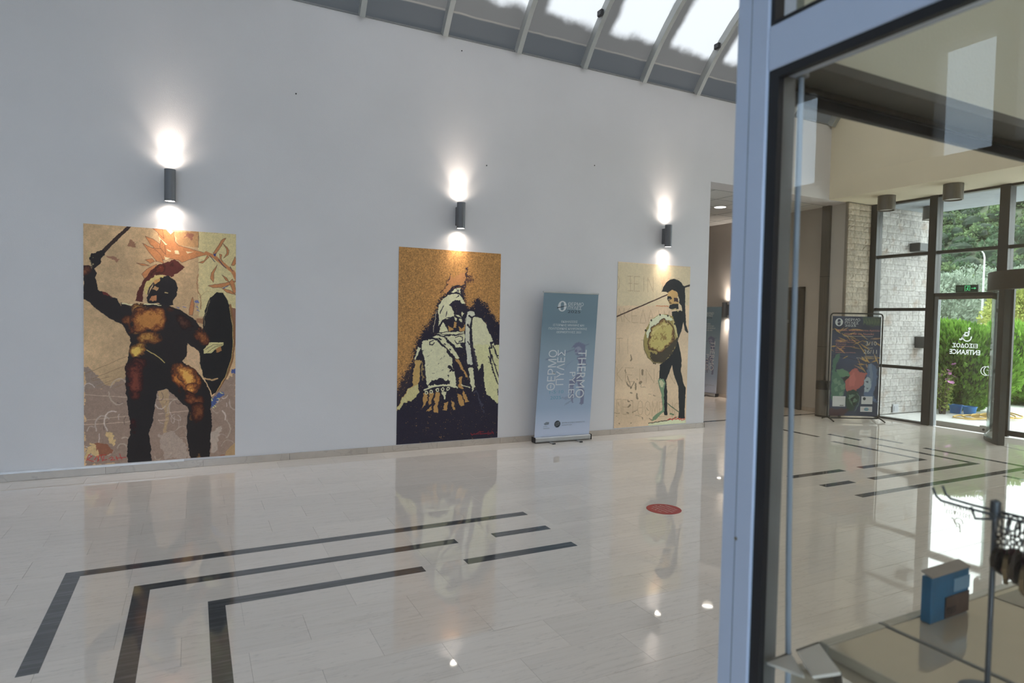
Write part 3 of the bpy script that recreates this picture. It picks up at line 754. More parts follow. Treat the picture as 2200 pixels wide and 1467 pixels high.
for i, (x, z, lb) in enumerate([(12.40, 3.165, 'dark box wall lamp high on the outdoor stone wall'), (12.62, 1.36, 'dark box wall lamp low on the outdoor stone wall beside the mullion')]):
    t = thing('wall_lamp', lb, 'wall lamp', (x, 7.44, z), group='box lamps on the stone wall')
    obj('housing', MB().bevel_box(-.20 if i == 0 else -.14, .20 if i == 0 else .14, -.20, 0, -.08 if i == 0 else -.11, .08 if i == 0 else .11, .01), lampblack, t, world=False)
    obj('back_plate', MB().bevel_box(-.08, .08, -.005, .012, -.06, .06, .002), steeldark, t, world=False)
t = thing('outlet_box', 'small grey outlet box at the foot of the outdoor stone wall', 'box', (11.94, 7.437, .02))
obj('box', MB().bevel_box(-.085, .085, -.03, 0, 0, .16, .006), mat('outlet_grey', (.42, .43, .46), .6), t, world=False)
obj('flap', MB().bevel_box(-.06, .06, -.036, -.03, .03, .13, .002), mat('outlet_grey2', (.36, .37, .40), .6), t, world=False)
t = thing('porch_light', 'dim drum light under the porch roof outside the glazing', 'ceiling light', (12.05, 6.98, 3.86))
obj('drum', MB().lathe([(0, 0), (.13, 0), (.13, -.24), (.115, -.24), (.11, -.06), (0, -.06)], n=32), steeldark, t, smooth=True, world=False)
obj('lens', MB().lathe([(0, -.222), (.112, -.222), (.112, -.212), (0, -.212)], n=28), MATS['frosted_lens'], t, smooth=True, world=False)

def leafmat(name, c1, c2, trans=.35):
    mt, t, o = nodes_of(name); N = t.nodes.new; L = t.links.new
    ge = N('ShaderNodeNewGeometry'); nz = N('ShaderNodeTexNoise'); nz.inputs['Scale'].default_value = 2.6; nz.inputs['Detail'].default_value = 5; L(ge.outputs['Position'], nz.inputs['Vector'])
    mr = N('ShaderNodeMapRange'); mr.inputs[1].default_value = .33; mr.inputs[2].default_value = .67; L(nz.outputs[0], mr.inputs[0])
    ad = N('ShaderNodeMath'); ad.operation = 'MULTIPLY_ADD'; ad.inputs[1].default_value = .5; L(ge.outputs['Random Per Island'], ad.inputs[0]); 
    hf = N('ShaderNodeMath'); hf.operation = 'MULTIPLY'; hf.inputs[1].default_value = .5; L(mr.outputs[0], hf.inputs[0]); L(hf.outputs[0], ad.inputs[2])
    mx_ = N('ShaderNodeMixRGB'); mx_.inputs[1].default_value = (*c1, 1); mx_.inputs[2].default_value = (*c2, 1); L(ad.outputs[0], mx_.inputs[0])
    d = N('ShaderNodeBsdfDiffuse'); tl = N('ShaderNodeBsdfTranslucent'); ms = N('ShaderNodeMixShader'); ms.inputs[0].default_value = trans
    L(mx_.outputs[0], d.inputs[0]); L(mx_.outputs[0], tl.inputs[0]); L(d.outputs[0], ms.inputs[1]); L(tl.outputs[0], ms.inputs[2]); L(ms.outputs[0], o.inputs[0]); return mt
def crown_mesh(r, n, rad, size, slim=.35, up=.2, lumps=7, shell=.55):
    """cloud of leaves filling a lumpy crown, plus nothing else; radius triple, base at z=0"""
    lc = []
    for i in range(lumps):
        th = r.uniform(0, 6.283); q = r.uniform(.0, .62); zz = r.uniform(-.55, .6)
        lc.append((Vector((math.cos(th) * q, math.sin(th) * q, zz)), r.uniform(.36, .6)))
    v = []; f = []
    for i in range(n):
        c, lr = r.choice(lc)
        d = Vector((r.gauss(0, 1), r.gauss(0, 1), r.gauss(0, 1))).normalized()
        p = c + d * lr * (shell + (1 - shell) * r.random() ** .6)
        p = Vector((p.x * rad[0], p.y * rad[1], (p.z + 1) * rad[2]))
        ax = (d + Vector((r.gauss(0, .5), r.gauss(0, .5), r.gauss(0, .5) + up))).normalized(); sd = ax.cross(Vector((r.gauss(0, 1), r.gauss(0, 1), r.gauss(0, 1)))).normalized()
        s_ = size * r.uniform(.6, 1.4); o = len(v)
        v += [p - ax * s_ * .5, p + sd * s_ * slim * .5, p + ax * s_ * .5, p - sd * s_ * slim * .5]; f.append((o, o + 1, o + 2, o + 3))
    return MB().add(v, f)
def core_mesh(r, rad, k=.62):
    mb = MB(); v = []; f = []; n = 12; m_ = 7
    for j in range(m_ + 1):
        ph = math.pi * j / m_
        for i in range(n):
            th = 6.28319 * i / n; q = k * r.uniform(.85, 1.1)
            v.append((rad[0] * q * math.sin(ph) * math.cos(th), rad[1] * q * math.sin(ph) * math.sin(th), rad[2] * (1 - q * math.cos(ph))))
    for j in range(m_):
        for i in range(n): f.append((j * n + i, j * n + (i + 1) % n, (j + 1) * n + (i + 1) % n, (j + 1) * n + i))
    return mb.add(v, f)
bark = mat('grey_bark', (.10, .08, .06), .9, var=.2, scale=20)
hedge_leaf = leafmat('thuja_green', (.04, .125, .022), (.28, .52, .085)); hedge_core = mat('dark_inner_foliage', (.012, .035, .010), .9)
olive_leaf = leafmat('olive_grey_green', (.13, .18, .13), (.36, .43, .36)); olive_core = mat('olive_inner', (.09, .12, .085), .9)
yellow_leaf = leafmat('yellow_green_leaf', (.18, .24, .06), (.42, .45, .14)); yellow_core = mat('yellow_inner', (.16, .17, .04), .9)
def bush(name, label, x, y, rad, n, leaf, core, size, slim, up, trunk, seed, lumps=8, group=None, cat='bush', k=.62, z=0.):
    r = random.Random(seed); t = thing(name, label, cat, (x, y, z), group=group)
    mb = crown_mesh(r, n, rad, size, slim, up, lumps); mb.v = [(a, b, c + trunk) for a, b, c in mb.v]
    obj('foliage', mb, leaf, t, world=False)
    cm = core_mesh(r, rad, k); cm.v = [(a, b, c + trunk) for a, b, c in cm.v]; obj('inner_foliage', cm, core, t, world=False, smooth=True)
    obj('stem', MB().tube([(0, 0, -.02), (.03, .02, trunk + rad[2] * .5), (0, 0, trunk + rad[2])], [.04 + .03 * trunk, .03 + .02 * trunk, .015], 8), bark, t, world=False, smooth=True)
    return t
def hedge_bush(label, x, y, rad, n, seed):
    """clipped conifer: leaf sprays standing off a full rounded body that narrows to the ground"""
    r = random.Random(seed); t = thing('conifer_bush', label, 'bush', (x, y, -.015), group='conifer hedge bushes by the entrance'); v = []; f = []
    bumps = [(Vector((r.gauss(0, 1), r.gauss(0, 1), r.gauss(0, .7))).normalized(), r.uniform(.05, .22)) for _ in range(26)]
    def surf(d):
        k = 1 / (abs(d.x) ** 2.6 + abs(d.y) ** 2.6 + abs(d.z) ** 2.6) ** (1 / 2.6)
        for b, a in bumps: k += a * max(0., (d.dot(b) - .86) / .14) * .8
        lo = 1.0 if d.z > 0 else 1.0 - .34 * min(1, -d.z * k) ** 1.5
        return Vector((d.x * k * rad[0] * lo, d.y * k * rad[1] * lo, (d.z * k + 1) * rad[2]))
    for i in range(n):
        d = Vector((r.gauss(0, 1), r.gauss(0, 1), r.gauss(0, 1))).normalized(); p = surf(d) ; p = Vector((0, 0, rad[2])).lerp(p, r.uniform(.86, 1.03))
        ax = (d * .7 + Vector((r.gauss(0, .3), r.gauss(0, .3), .9 + r.gauss(0, .3)))).normalized(); sd = ax.cross(Vector((r.gauss(0, 1), r.gauss(0, 1), r.gauss(0, 1)))).normalized(); s_ = r.uniform(.06, .15); o = len(v)
        v += [p - ax * s_ * .4, p + sd * s_ * .20 + ax * s_ * .05, p + ax * s_ * .6, p - sd * s_ * .20 + ax * s_ * .05]; f.append((o, o + 1, o + 2, o + 3))
    obj('foliage', MB().add(v, f), hedge_leaf, t, world=False)
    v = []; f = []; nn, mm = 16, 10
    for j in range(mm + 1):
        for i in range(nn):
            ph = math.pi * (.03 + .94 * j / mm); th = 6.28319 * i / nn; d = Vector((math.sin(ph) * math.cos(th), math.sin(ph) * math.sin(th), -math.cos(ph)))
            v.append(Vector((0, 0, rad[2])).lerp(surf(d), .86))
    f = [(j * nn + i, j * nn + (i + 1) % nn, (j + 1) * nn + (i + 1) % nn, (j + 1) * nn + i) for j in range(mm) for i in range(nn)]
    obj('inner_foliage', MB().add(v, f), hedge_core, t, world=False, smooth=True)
    obj('stem', MB().tube([(0, 0, -.02), (0, 0, rad[2])], [.06, .03], 8), bark, t, world=False, smooth=True)
hedge_bush('bright green conifer bush behind the lettering of the glass door', 13.95, 7.42, (.78, .80, .86), 15000, 1)
hedge_bush('green conifer bush left behind the flowering plant, half hidden by the mullion', 13.9, 8.75, (.75, .7, .84), 7000, 2)
hedge_bush('green conifer bush further out, seen through the round vestibule', 16.6, 7.35, (1.0, .85, .84), 9000, 3)
OG = 'silver olive trees beyond the hedge'
for i, (x, y, rad, lb) in enumerate([(34, 18.6, (3.0, 2.6, 2.1), 'silver-green olive tree straight above the wheelchair sign'), (38, 23.2, (3.2, 3.0, 2.3), 'silver-green olive tree beside the left door frame'), (44, 21.2, (3.0, 2.8, 2.6), 'paler olive tree behind, near the lamp post foot')]):
    bush('olive_tree', lb, x, y, rad, 15000, olive_leaf, olive_core, .20, .42, .2, .3, 20 + i, 12, OG, 'tree', k=.42)
bush('yellow_tree', 'yellow-green broadleaf tree seen past the curved glass of the vestibule', 27.0, 12.4, (1.9, 1.7, 1.75), 14000, yellow_leaf, yellow_core, .14, .5, .1, .3, 31, 12, None, 'tree', k=.42)
bush('dark_shrub', 'dark green shrub between the olive trees and the hedge', 24.0, 13.9, (1.8, 1.6, .9), 6000, leafmat('deep_green_leaf', (.02, .06, .02), (.10, .20, .07)), hedge_core, .2, .45, .2, .1, 33, 9, None, 'shrub', k=.5)
# flowering plant by the stone wall
t = thing('flowering_plant', 'leggy flowering plant with pink blooms beside the glass door', 'plant', (12.95, 7.13, -.015))
r = random.Random(5); pm = MB(); lm_ = MB(); fmn = []
for i in range(26):
    th = r.uniform(0, 6.28); q = r.uniform(.08, .30); h = r.uniform(.35, .98)
    p = [(0.05 * math.cos(th), .05 * math.sin(th), 0), (q * .5 * math.cos(th), q * .5 * math.sin(th), h * .6), (q * math.cos(th), q * math.sin(th), h)]
    pm.tube(p, [.008, .006, .003], 5)
    for k in range(22):
        u = r.uniform(.15, 1); b = Vector(p[0]).lerp(Vector(p[2]), u) + Vector((r.uniform(-.05, .05), r.uniform(-.05, .05), r.uniform(-.02, .05)))
        ax = Vector((r.gauss(0, 1), r.gauss(0, 1), r.gauss(.3, 1))).normalized(); sd = ax.orthogonal().normalized()
        lm_.add([b, b + sd * .017 + ax * .035, b + ax * .08, b - sd * .017 + ax * .035], [(0, 1, 2, 3)])
    fmn.append(p[2])
obj('stems', pm, bark, t, world=False); obj('leaves', lm_, leafmat('fresh_leaf', (.10, .20, .05), (.42, .48, .14)), t, world=False)
pink = mat('pink_petal', (.55, .24, .48), .7, rnd=.2); red = mat('red_petal', (.60, .05, .10), .7); fmesh = None
for i, p in enumerate(fmn[:24]):
    if fmesh is None:
        mb = MB()
        for k in range(6):
            a = k * 1.047; ax = Vector((math.cos(a), math.sin(a), .35)); sd = Vector((-math.sin(a), math.cos(a), 0))
            mb.add([(0, 0, 0), ax * .032 + sd * .018, ax * .052, ax * .032 - sd * .018], [(0, 1, 2, 3)])
        o = obj('flower', mb, pink, t, world=False); fmesh = o.data
    else: o = bpy.data.objects.new('flower', fmesh); link(o, t)
    o.location = p; o.rotation_euler = (r.uniform(-.6, .6), r.uniform(-.9, -.2), r.uniform(0, 6))
# tub and hose
t = thing('plastic_tub', 'blue plastic tub standing under the conifer hedge', 'tub', (13.52, 7.02, -.015))
blue = mat('blue_plastic', (.015, .17, .50), .4)
obj('body', MB().lathe([(0, .01), (.155, 0), (.205, .27), (.195, .27), (.148, .02), (0, .02)], n=28), blue, t, world=False, smooth=True)
obj('rim', MB().lathe([(.203, .255), (.222, .258), (.222, .275), (.2, .275)], n=28), blue, t, world=False, smooth=True)
t.scale = (.56, .56, .62); t.location = (13.30, 6.83, -.015)
t2_ = copy_tree(t); t2_.location = (13.34, 7.10, -.015); t2_['label'] = 'darker blue tub half hidden left of the bright blue tub'
t = thing('garden_hose', 'yellow garden hose lying in loops on the paving below the hedge', 'hose', (13.22, 6.50, -.015))
pts = []
r = random.Random(8)
for i in range(150):
    a = i * .26; k = i / 150
    pts.append((.0 + .42 * math.cos(a) * (1 - .3 * k) + .9 * k - .4, .12 + .20 * math.sin(a * 1.0 + k) * (1 + .4 * k) - .35 * k, .014 + .010 * (i % 7) / 7 + .0003 * i))
obj('coil', MB().tube(pts, .013, 7), mat('yellow_hose', (.62, .42, .12), .55), t, world=False, smooth=True)
# street lamp
t = thing('street_lamp', 'tall grey street lamp standing before the wooded hillside', 'street lamp', (29.5, 14.85, 0))
obj('pole', MB().tube([(0, 0, 0), (0, 0, 4.62), (-.02, .03, 4.78), (-.06, .10, 4.90), (-.16, .26, 4.94)], [.05, .032, .028, .025, .022], 10), mat('galvanised_pole', (.36, .37, .38), .5, .3), t, world=False, smooth=True)
obj('lamp_head', MB().bevel_box(-.07, .07, -.17, .17, -.04, .04, .02).xform(Matrix.Translation((-.24, .38, 4.94)) @ Matrix.Rotation(.6, 4, 'Z')), mat('lamp_head_white', (.8, .8, .8), .4), t, world=False)
# wooded hillside
hb = MB(); n1, n2 = 40, 24; v = []
def hill_z(x, y):
    az = math.degrees(math.atan2(x, y)); dist = math.hypot(x, y); t_ = max(0., (dist - 58) / 190)
    el = 8.9 + .8 * math.sin(az * .13 + 1) + .5 * math.sin(az * .41)
    return 1.65 + min(1, t_) ** .85 * math.tan(math.radians(el)) * 248 * min(1.0, t_ + .0) - 2.0 * (1 - min(1, t_))
for j in range(n2 + 1):
    for i in range(n1 + 1):
        az = math.radians(48 + 34 * i / n1); d = 55 + 200 * j / n2; x, y = d * math.sin(az), d * math.cos(az); v.append((x, y, hill_z(x, y) - (8 if j == n2 else 0) + .6 * math.sin(i * 1.7 + j)))
hb.add(v, [(j * (n1 + 1) + i, j * (n1 + 1) + i + 1, (j + 1) * (n1 + 1) + i + 1, (j + 1) * (n1 + 1) + i) for j in range(n2) for i in range(n1)])
struct('hillside', hb, mat('scrub_ground', (.045, .065, .035), .95, var=.35, scale=.4))
def hill_crown(seed, leaf):
    r = random.Random(seed); mb = crown_mesh(r, 900, (1, 1, .72), .20, .8, .5, 9, .8)
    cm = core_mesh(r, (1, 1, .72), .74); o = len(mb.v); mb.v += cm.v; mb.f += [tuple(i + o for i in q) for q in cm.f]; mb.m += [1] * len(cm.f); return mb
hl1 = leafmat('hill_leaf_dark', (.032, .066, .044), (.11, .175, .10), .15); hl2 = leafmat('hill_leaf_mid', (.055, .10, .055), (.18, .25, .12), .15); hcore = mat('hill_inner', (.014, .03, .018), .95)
protos = []
r = random.Random(12)
spots = []
for k in range(6000):
    az = math.radians(r.uniform(58.4, 67.6)); d = 62 + 185 * r.random() ** .8; q = (d * math.sin(az), d * math.cos(az)); gap = 2.4 + d / 56
    if len(spots) < 240 and all((q[0] - e[0]) ** 2 + (q[1] - e[1]) ** 2 > gap * gap for e in spots): spots.append(q)
for k, (x, y) in enumerate(spots):
    d = math.hypot(x, y)
    if len(protos) < 6:
        o = obj('hillside_tree', hill_crown(40 + k, 0), [hl1 if k % 3 else hl2, hcore], world=False); protos.append(o)
        tag(o, 'rounded dark green tree in the woods covering the far hillside', 'tree', 'trees on the hillside')
    else:
        o = copy_of(protos[k % 6], None)
    s_ = r.uniform(1.9, 2.6) * (.75 + d / 260); o.scale = (s_, s_, s_ * r.uniform(.85, 1.2)); o.location = (x, y, hill_z(x, y) - .9); o.rotation_euler = (0, 0, r.uniform(0, 6.28))

# ================================================================== shop front in the foreground
SX, SY = 1.10, 1.10
sf = struct_empty('window_3')
obj('corner_post', MB().bevel_box(SX, SX + .085, .990, 1.079, 0, 3.2, .003), alu, sf)
obj('post_groove', MB().box(SX - .0005, SX + .002, 1.036, 1.0375, 0, 3.2), mat('groove_grey', S(96, 108, 128), .6), sf)
obj('inner_lining', MB().box(SX + .024, SX + .086, .9875, .9905, .10, 2.193), mat('shadow_grey_lining', (.17, .17, .17), .6), sf)  # overlay darkened to give the post's inner face its shade
obj('head_rail', MB().bevel_box(SX + .001, SX + .085, -2.4, .990, 2.193, 2.287, .003), alu, sf)
obj('upper_rail', MB().bevel_box(SX + .001, SX + .085, -2.4, .990, 3.10, 3.2, .003), alu, sf)
obj('near_post', MB().bevel_box(SX, SX + .085, -2.48, -2.4, 0, 3.2, .003), alu, sf)
obj('bottom_rail', MB().bevel_box(SX + .001, SX + .085, -2.4, .990, 0, .10, .003), alu, sf)
obj('gasket', MB().box(SX + .006, SX + .022, .964, .990, .10, 2.193).box(SX + .006, SX + .022, -2.4, .964, 2.174, 2.193).box(SX + .006, SX + .034, -2.4, .990, .10, .115)
    .box(SX + .006, SX + .034, .980, .990, 2.287, 3.10).box(SX + .006, SX + .034, -2.4, .980, 2.287, 2.297), rubber, sf)
obj('pane', MB().box(SX + .018, SX + .026, -2.4, .965, .11, 2.172), shopglass, sf)
obj('upper_pane', MB().box(SX + .018, SX + .026, -2.4, .982, 2.295, 3.11), shopglass, sf)
obj('screw_cap', MB().lathe([(0, .0012), (.0035, .001), (.0045, 0)], n=14).xform(Matrix.Translation((SX, 1.035, 1.163)) @ Matrix.Rotation(-math.pi / 2, 4, 'Y')), mat('dull_brass', (.18, .16, .12), .5, .5), sf)
# second leaf of the corner, along the hall
s2 = struct_empty('window_4')
obj('inner_post', MB().bevel_box(SX + .0855, SX + .10, 1.00, 1.13, 0, 3.2, .002), aluinner, s2)
obj('head_bar', MB().bevel_box(SX + .10, 3.6, SY - .006, SY + .014, 2.192, 2.220, .002), rubber, s2)
obj('head_trim', MB().box(SX + .10, 3.6, SY - .012, SY - .002, 2.222, 2.236), steel, s2)
obj('pane', MB().box(SX + .10, 3.6, SY + .001, SY + .008, .05, 2.2), shopglass, s2)
obj('soffit_lining', MB().bevel_box(SX + .122, 3.6, 1.003, SY + .05, 2.238, 2.262, .001), mat('dark_lintel_paint', (.13, .125, .11), .7), s2)  # dark strip: shade on the underside put into its colour
obj('far_post', MB().bevel_box(3.6, 3.7, SY - .03, SY + .06, 0, 2.26, .003), aluinner, s2)
obj('bottom_bar', MB().box(SX + .10, 3.6, SY - .02, SY + .05, 0, .05), rubber, s2)
struct('wall_shopfront', MB().box(SX + .125, 11.0, 1.005, SY + .06, 2.262, 4.6).box(3.7, 11.0, 1.005, SY + .06, 0, 2.257), mat('olive_cream_paint', (.58, .57, .47), .75, var=.03, scale=1.3, bump=.1, bscale=120))
struct('wall_shop', MB().box(6.0, 6.2, -5.2, 1.0, 0, 3.4).box(SX, 6.2, -5.4, -5.2, 0, 3.4).box(SX + .01, SX + .09, -5.2, -2.48, 0, 3.4), creampaint)
sc_ = struct('ceiling_shop', MB().box(SX - .0, 6.2, -5.4, 1.0, 3.2, 3.3), ceilwhite)
# light panels added out of view to brighten the shop
for i, (x, y) in enumerate([(2.5, -.9), (2.5, -2.4), (3.6, -3.6)]):
    t = thing('ceiling_panel_light', 'square lit panel in the shop ceiling, number %d from the corner' % (i + 1), 'ceiling light', (x, y, 3.2), group='shop ceiling panels')
    t['label'] = ['square lit panel in the shop ceiling nearest the glass corner', 'square lit panel in the middle of the shop ceiling', 'square lit panel deeper inside the shop ceiling'][i]
    obj('frame', MB().bevel_box(-.31, .31, -.31, .31, -.03, 0, .004), ceilwhite, t, world=False)
    obj('diffuser', MB().box(-.28, .28, -.28, .28, -.034, -.03), emit('panel_glow', (1, .96, .88), 6.0), t, world=False)
# blind cord hanging in the corner
t = thing('blind_cord', 'pale grey cord hanging in the glass corner behind the post', 'cord', (1.20, .985, 2.2))
obj('cord', MB().tube([(0, .0, .0), (.0, -.002, -.3), (.001, -.003, -.7), (.006, -.006, -1.05), (.014, -.010, -1.35), (.014, -.012, -1.9), (.014, -.012, -2.19)], .0062, 10), mat('cord_grey', S(150, 165, 185), .5), t, world=False, smooth=True)
obj('cord_clip', MB().bevel_box(-.012, .012, -.012, .012, -.005, .03, .002), aluinner, t, world=False)

# display counter under the window
beige = mat('beige_laminate', (.50, .44, .345), .05, var=.03, coat=1., spec=.9); taupe = mat('taupe_laminate', (.20, .175, .135), .12, var=.04, coat=.3)
rimm = mat('pale_edge_strip', (.46, .43, .36), .25); edge_g = mat('grey_edge', (.16, .155, .14), .4)
ct = thing('display_counter', 'low beige display counter with glossy deck behind the shop window', 'counter', (1.9, .7, 0))
obj('plinth', MB().bevel_box(1.22, 3.3, .30, .975, 0, .872, .004), beige, ct)
obj('deck', MB().bevel_box(1.33, 1.548, .28, .962, .872, .899, .002), beige, ct)
obj('deck', MB().bevel_box(1.56, 3.3, .28, .962, .872, .899, .002), beige, ct)
obj('joint_strip', MB().bevel_box(1.548, 1.560, .28, .985, .872, .902, .002), edge_g, ct)
obj('inset_panel', MB().bevel_box(2.0, 3.2, .79, .945, .899, .9012, .001), taupe, ct)
obj('back_strip', MB().bevel_box(1.33, 1.548, .962, .985, .872, .9015, .002).bevel_box(1.56, 3.3, .962, .985, .872, .9015, .002), rimm, ct)
# two white cartons' lids lying open beside it
def flap(name, label, pts, th, mt, cat, group=None):
    t = thing(name, label, cat, pts[0], group=group); p = [Vector(q) for q in pts]; nrm = (p[1] - p[0]).cross(p[3] - p[0]).normalized() * th
    if nrm.z > 0: nrm = -nrm
    obj('panel', MB().add(list(p) + [q + nrm for q in p], [(0, 1, 2, 3), (7, 6, 5, 4), (0, 1, 5, 4), (1, 2, 6, 5), (2, 3, 7, 6), (3, 0, 4, 7)]), mt, t)
    obj('edge_fold', MB().tube([p[0], p[1]], .003, 6), edge_g, t)
    return t
whitecard = mat('white_card', (.80, .80, .78), .35, var=.02)
dv = Vector((-.085, -.098, .024))
a0, a1, a2, a3 = Vector((1.140, .972, .9)), Vector((1.222, .976, .9)), Vector((1.244, .977, .9)), Vector((1.322, .980, .9))
flap('carton_lid', 'white carton lid lying in the window corner beside the cord', [a0, a1, a1 + dv * 1.05, Vector((1.135, .872, .922))], .006, whitecard, 'lid', 'white carton lids')
flap('carton_lid', 'white carton lid lying against the beige counter, right of the cord', [a2, a3, a3 + dv * 1.5, a2 + dv * 1.25], .006, whitecard, 'lid', 'white carton lids')
obj('side_panel', MB().add([a3 + Vector((.003, 0, -.001)), a3 + dv * 1.5 + Vector((.004, 0, -.004)), a3 + dv * 1.5 + Vector((.02, 0, -.10)), a3 + Vector((.02, 0, -.08))], [(0, 1, 2, 3)]), edge_g, ct)
# blue display box
bx = thing('display_box', 'blue cardboard display box with brown front label on the shop counter', 'box', (1.664, .922, .8995), .03)
obj('body', MB().bevel_box(0, .175, 0, .026, 0, .118, .002), mat('blue_card', (.012, .115, .24), .35, var=.2, scale=14), bx, world=False)
obj('lid', MB().add([(-.001, -.001, .118), (.176, -.001, .118), (.176, .027, .127), (-.001, .027, .127), (-.001, -.001, .121), (.176, -.001, .121), (.176, .027, .131), (-.001, .027, .131)], [(3, 2, 1, 0), (4, 5, 6, 7), (0, 1, 5, 4), (1, 2, 6, 5), (2, 3, 7, 6), (3, 0, 4, 7)]), mat('grey_card', (.30, .26, .23), .6), bx, world=False)
obj('front_label', MB().box(.062, .173, -.003, 0, .004, .058), mat('brown_card', (.075, .045, .036), .5, var=.3, scale=30), bx, world=False)
letters('lettering', 'mm', (.066, .110, .012, .032), mat('dark_ink', (.012, .010, .012), .5), bx, y=-.0036, bold=.03)
obj('side_card', MB().box(.10, .1745, -.002, 0, .066, .10), mat('pale_blue_card', (.16, .28, .40), .5), bx, world=False)
# key-ring rack
def raypt(px, py, depth):
    d = rr * (px - 1100) / FPX - uu * (py - 733.5) / FPX + fw; return Vector((0, 0, 1.65)) + d * depth
rk = thing('keyring_rack', 'thin grey metal key-ring rack with upturned prongs on the counter', 'rack', (1.450, .689, .9))
metal = mat('grey_wire', (.10, .115, .14), .4, .7)
T = Vector((1.450, .689, 1.294))
obj('pole', MB().tube([(1.450, .689, .9), T], .0050, 10), metal, rk, smooth=True)
obj('base', MB().lathe([(0, .006), (.05, .006), (.052, 0)], (1.450, .689, .9), 24), metal, rk, smooth=True)
obj('cap', MB().lathe([(0, .012), (.009, .008), (.010, -.026), (.0, -.026)], tuple(T), 16), metal, rk, smooth=True)
def prong(dx, s, L_):
    a = T + Vector((dx, 0, -.016)); b = a + Vector((0, s * L_, .004)); c = b + Vector((0, s * .012, .022))
    obj('prong', MB().tube([a, a + Vector((0, s * L_ * .5, 0)), b - Vector((0, s * .006, .002)), b + Vector((0, s * .004, .005)), c], .0027, 8), metal, rk, smooth=True)
for dx in (-.018, .018): prong(dx, 1, .100); prong(dx, -1, .13)
obj('bracket', MB().tube([T + Vector((-.018, .035, -.012)), T + Vector((-.012, .030, -.035)), T + Vector((0, .004, -.03))], .0027, 8), metal, rk, smooth=True)
r = random.Random(3)
kmats = [mat('aged_silver', (.16, .16, .17), .4, .7), mat('dark_bronze', (.06, .045, .035), .45, .6), mat('maroon_enamel', (.10, .02, .03), .3), mat('old_gold', (.22, .16, .09), .4, .7)]
kw = ['silver', 'bronze', 'maroon', 'gold']
kr_names = []
for i in range(12):
    side = -.018 if i % 2 else .018
    yy = -.008 - .0080 * i
    p = T + Vector((side, yy, -.0195)); k = i % 4
    t = thing('key_ring', '%s key ring on the rack, place %d along the prong' % (kw[k], i + 1), 'key ring', tuple(p), r.uniform(-.5, .5), 'key rings on the rack')
    t['label'] = ['nearest the pole', 'second from the pole', 'third from the pole', 'fourth from the pole', 'fifth from the pole', 'sixth from the pole', 'seventh from the pole', 'eighth from the pole', 'ninth from the pole', 'tenth from the pole', 'last but one from the pole', 'farthest from the pole'][i]
    t['label'] = '%s key ring hanging on the rack, %s' % (kw[k] + (' toned' if kw[k] in ('silver', 'gold') else ' coloured'), t['label'])
    R_ = .0115; t.scale = (1.4, 1.5, 1.25)
    obj('ring', MB().tube([(R_ * math.sin(a), 0, -R_ + R_ * math.cos(a)) for a in np.linspace(0, 6.28, 17)], .0013, 6, False), kmats[0], t, world=False, smooth=True)
    ch = MB(); zl = r.uniform(.024, .042)
    for q in range(4): ch.tube([((.003 if q % 2 else 0) * math.sin(a), (0 if q % 2 else .003) * math.sin(a), -.023 - zl * (q + .5) / 4 + zl / 6.5 * math.cos(a)) for a in np.linspace(0, 6.28, 9)], .001, 5, False)
    obj('chain', ch, kmats[k % 2], t, world=False)
    fb = MB(); h = r.uniform(.038, .052); w = r.uniform(.015, .022)
    prof = [(0, 0), (w * .7, -.003), (w, -h * .35), (w * .85, -h * .7), (0, -h)]
    for sgn in (1,):
        pts = [(x_, z_) for x_, z_ in prof] + [(-x_, z_) for x_, z_ in reversed(prof[1:-1])]
        n_ = len(pts); zz = -.023 - zl
        fb.add([(x_, -.0025, z_ + zz) for x_, z_ in pts] + [(x_, .0025, z_ + zz) for x_, z_ in pts], [tuple(range(n_)), tuple(range(2 * n_ - 1, n_ - 1, -1))] + [(q, (q + 1) % n_, n_ + (q + 1) % n_, n_ + q) for q in range(n_)])
        fb.tube([(0, -.004, zz - h * .45), (0, .004, zz - h * .45)], w * .55, 10)
    obj('fob', fb, kmats[k], t, world=False)

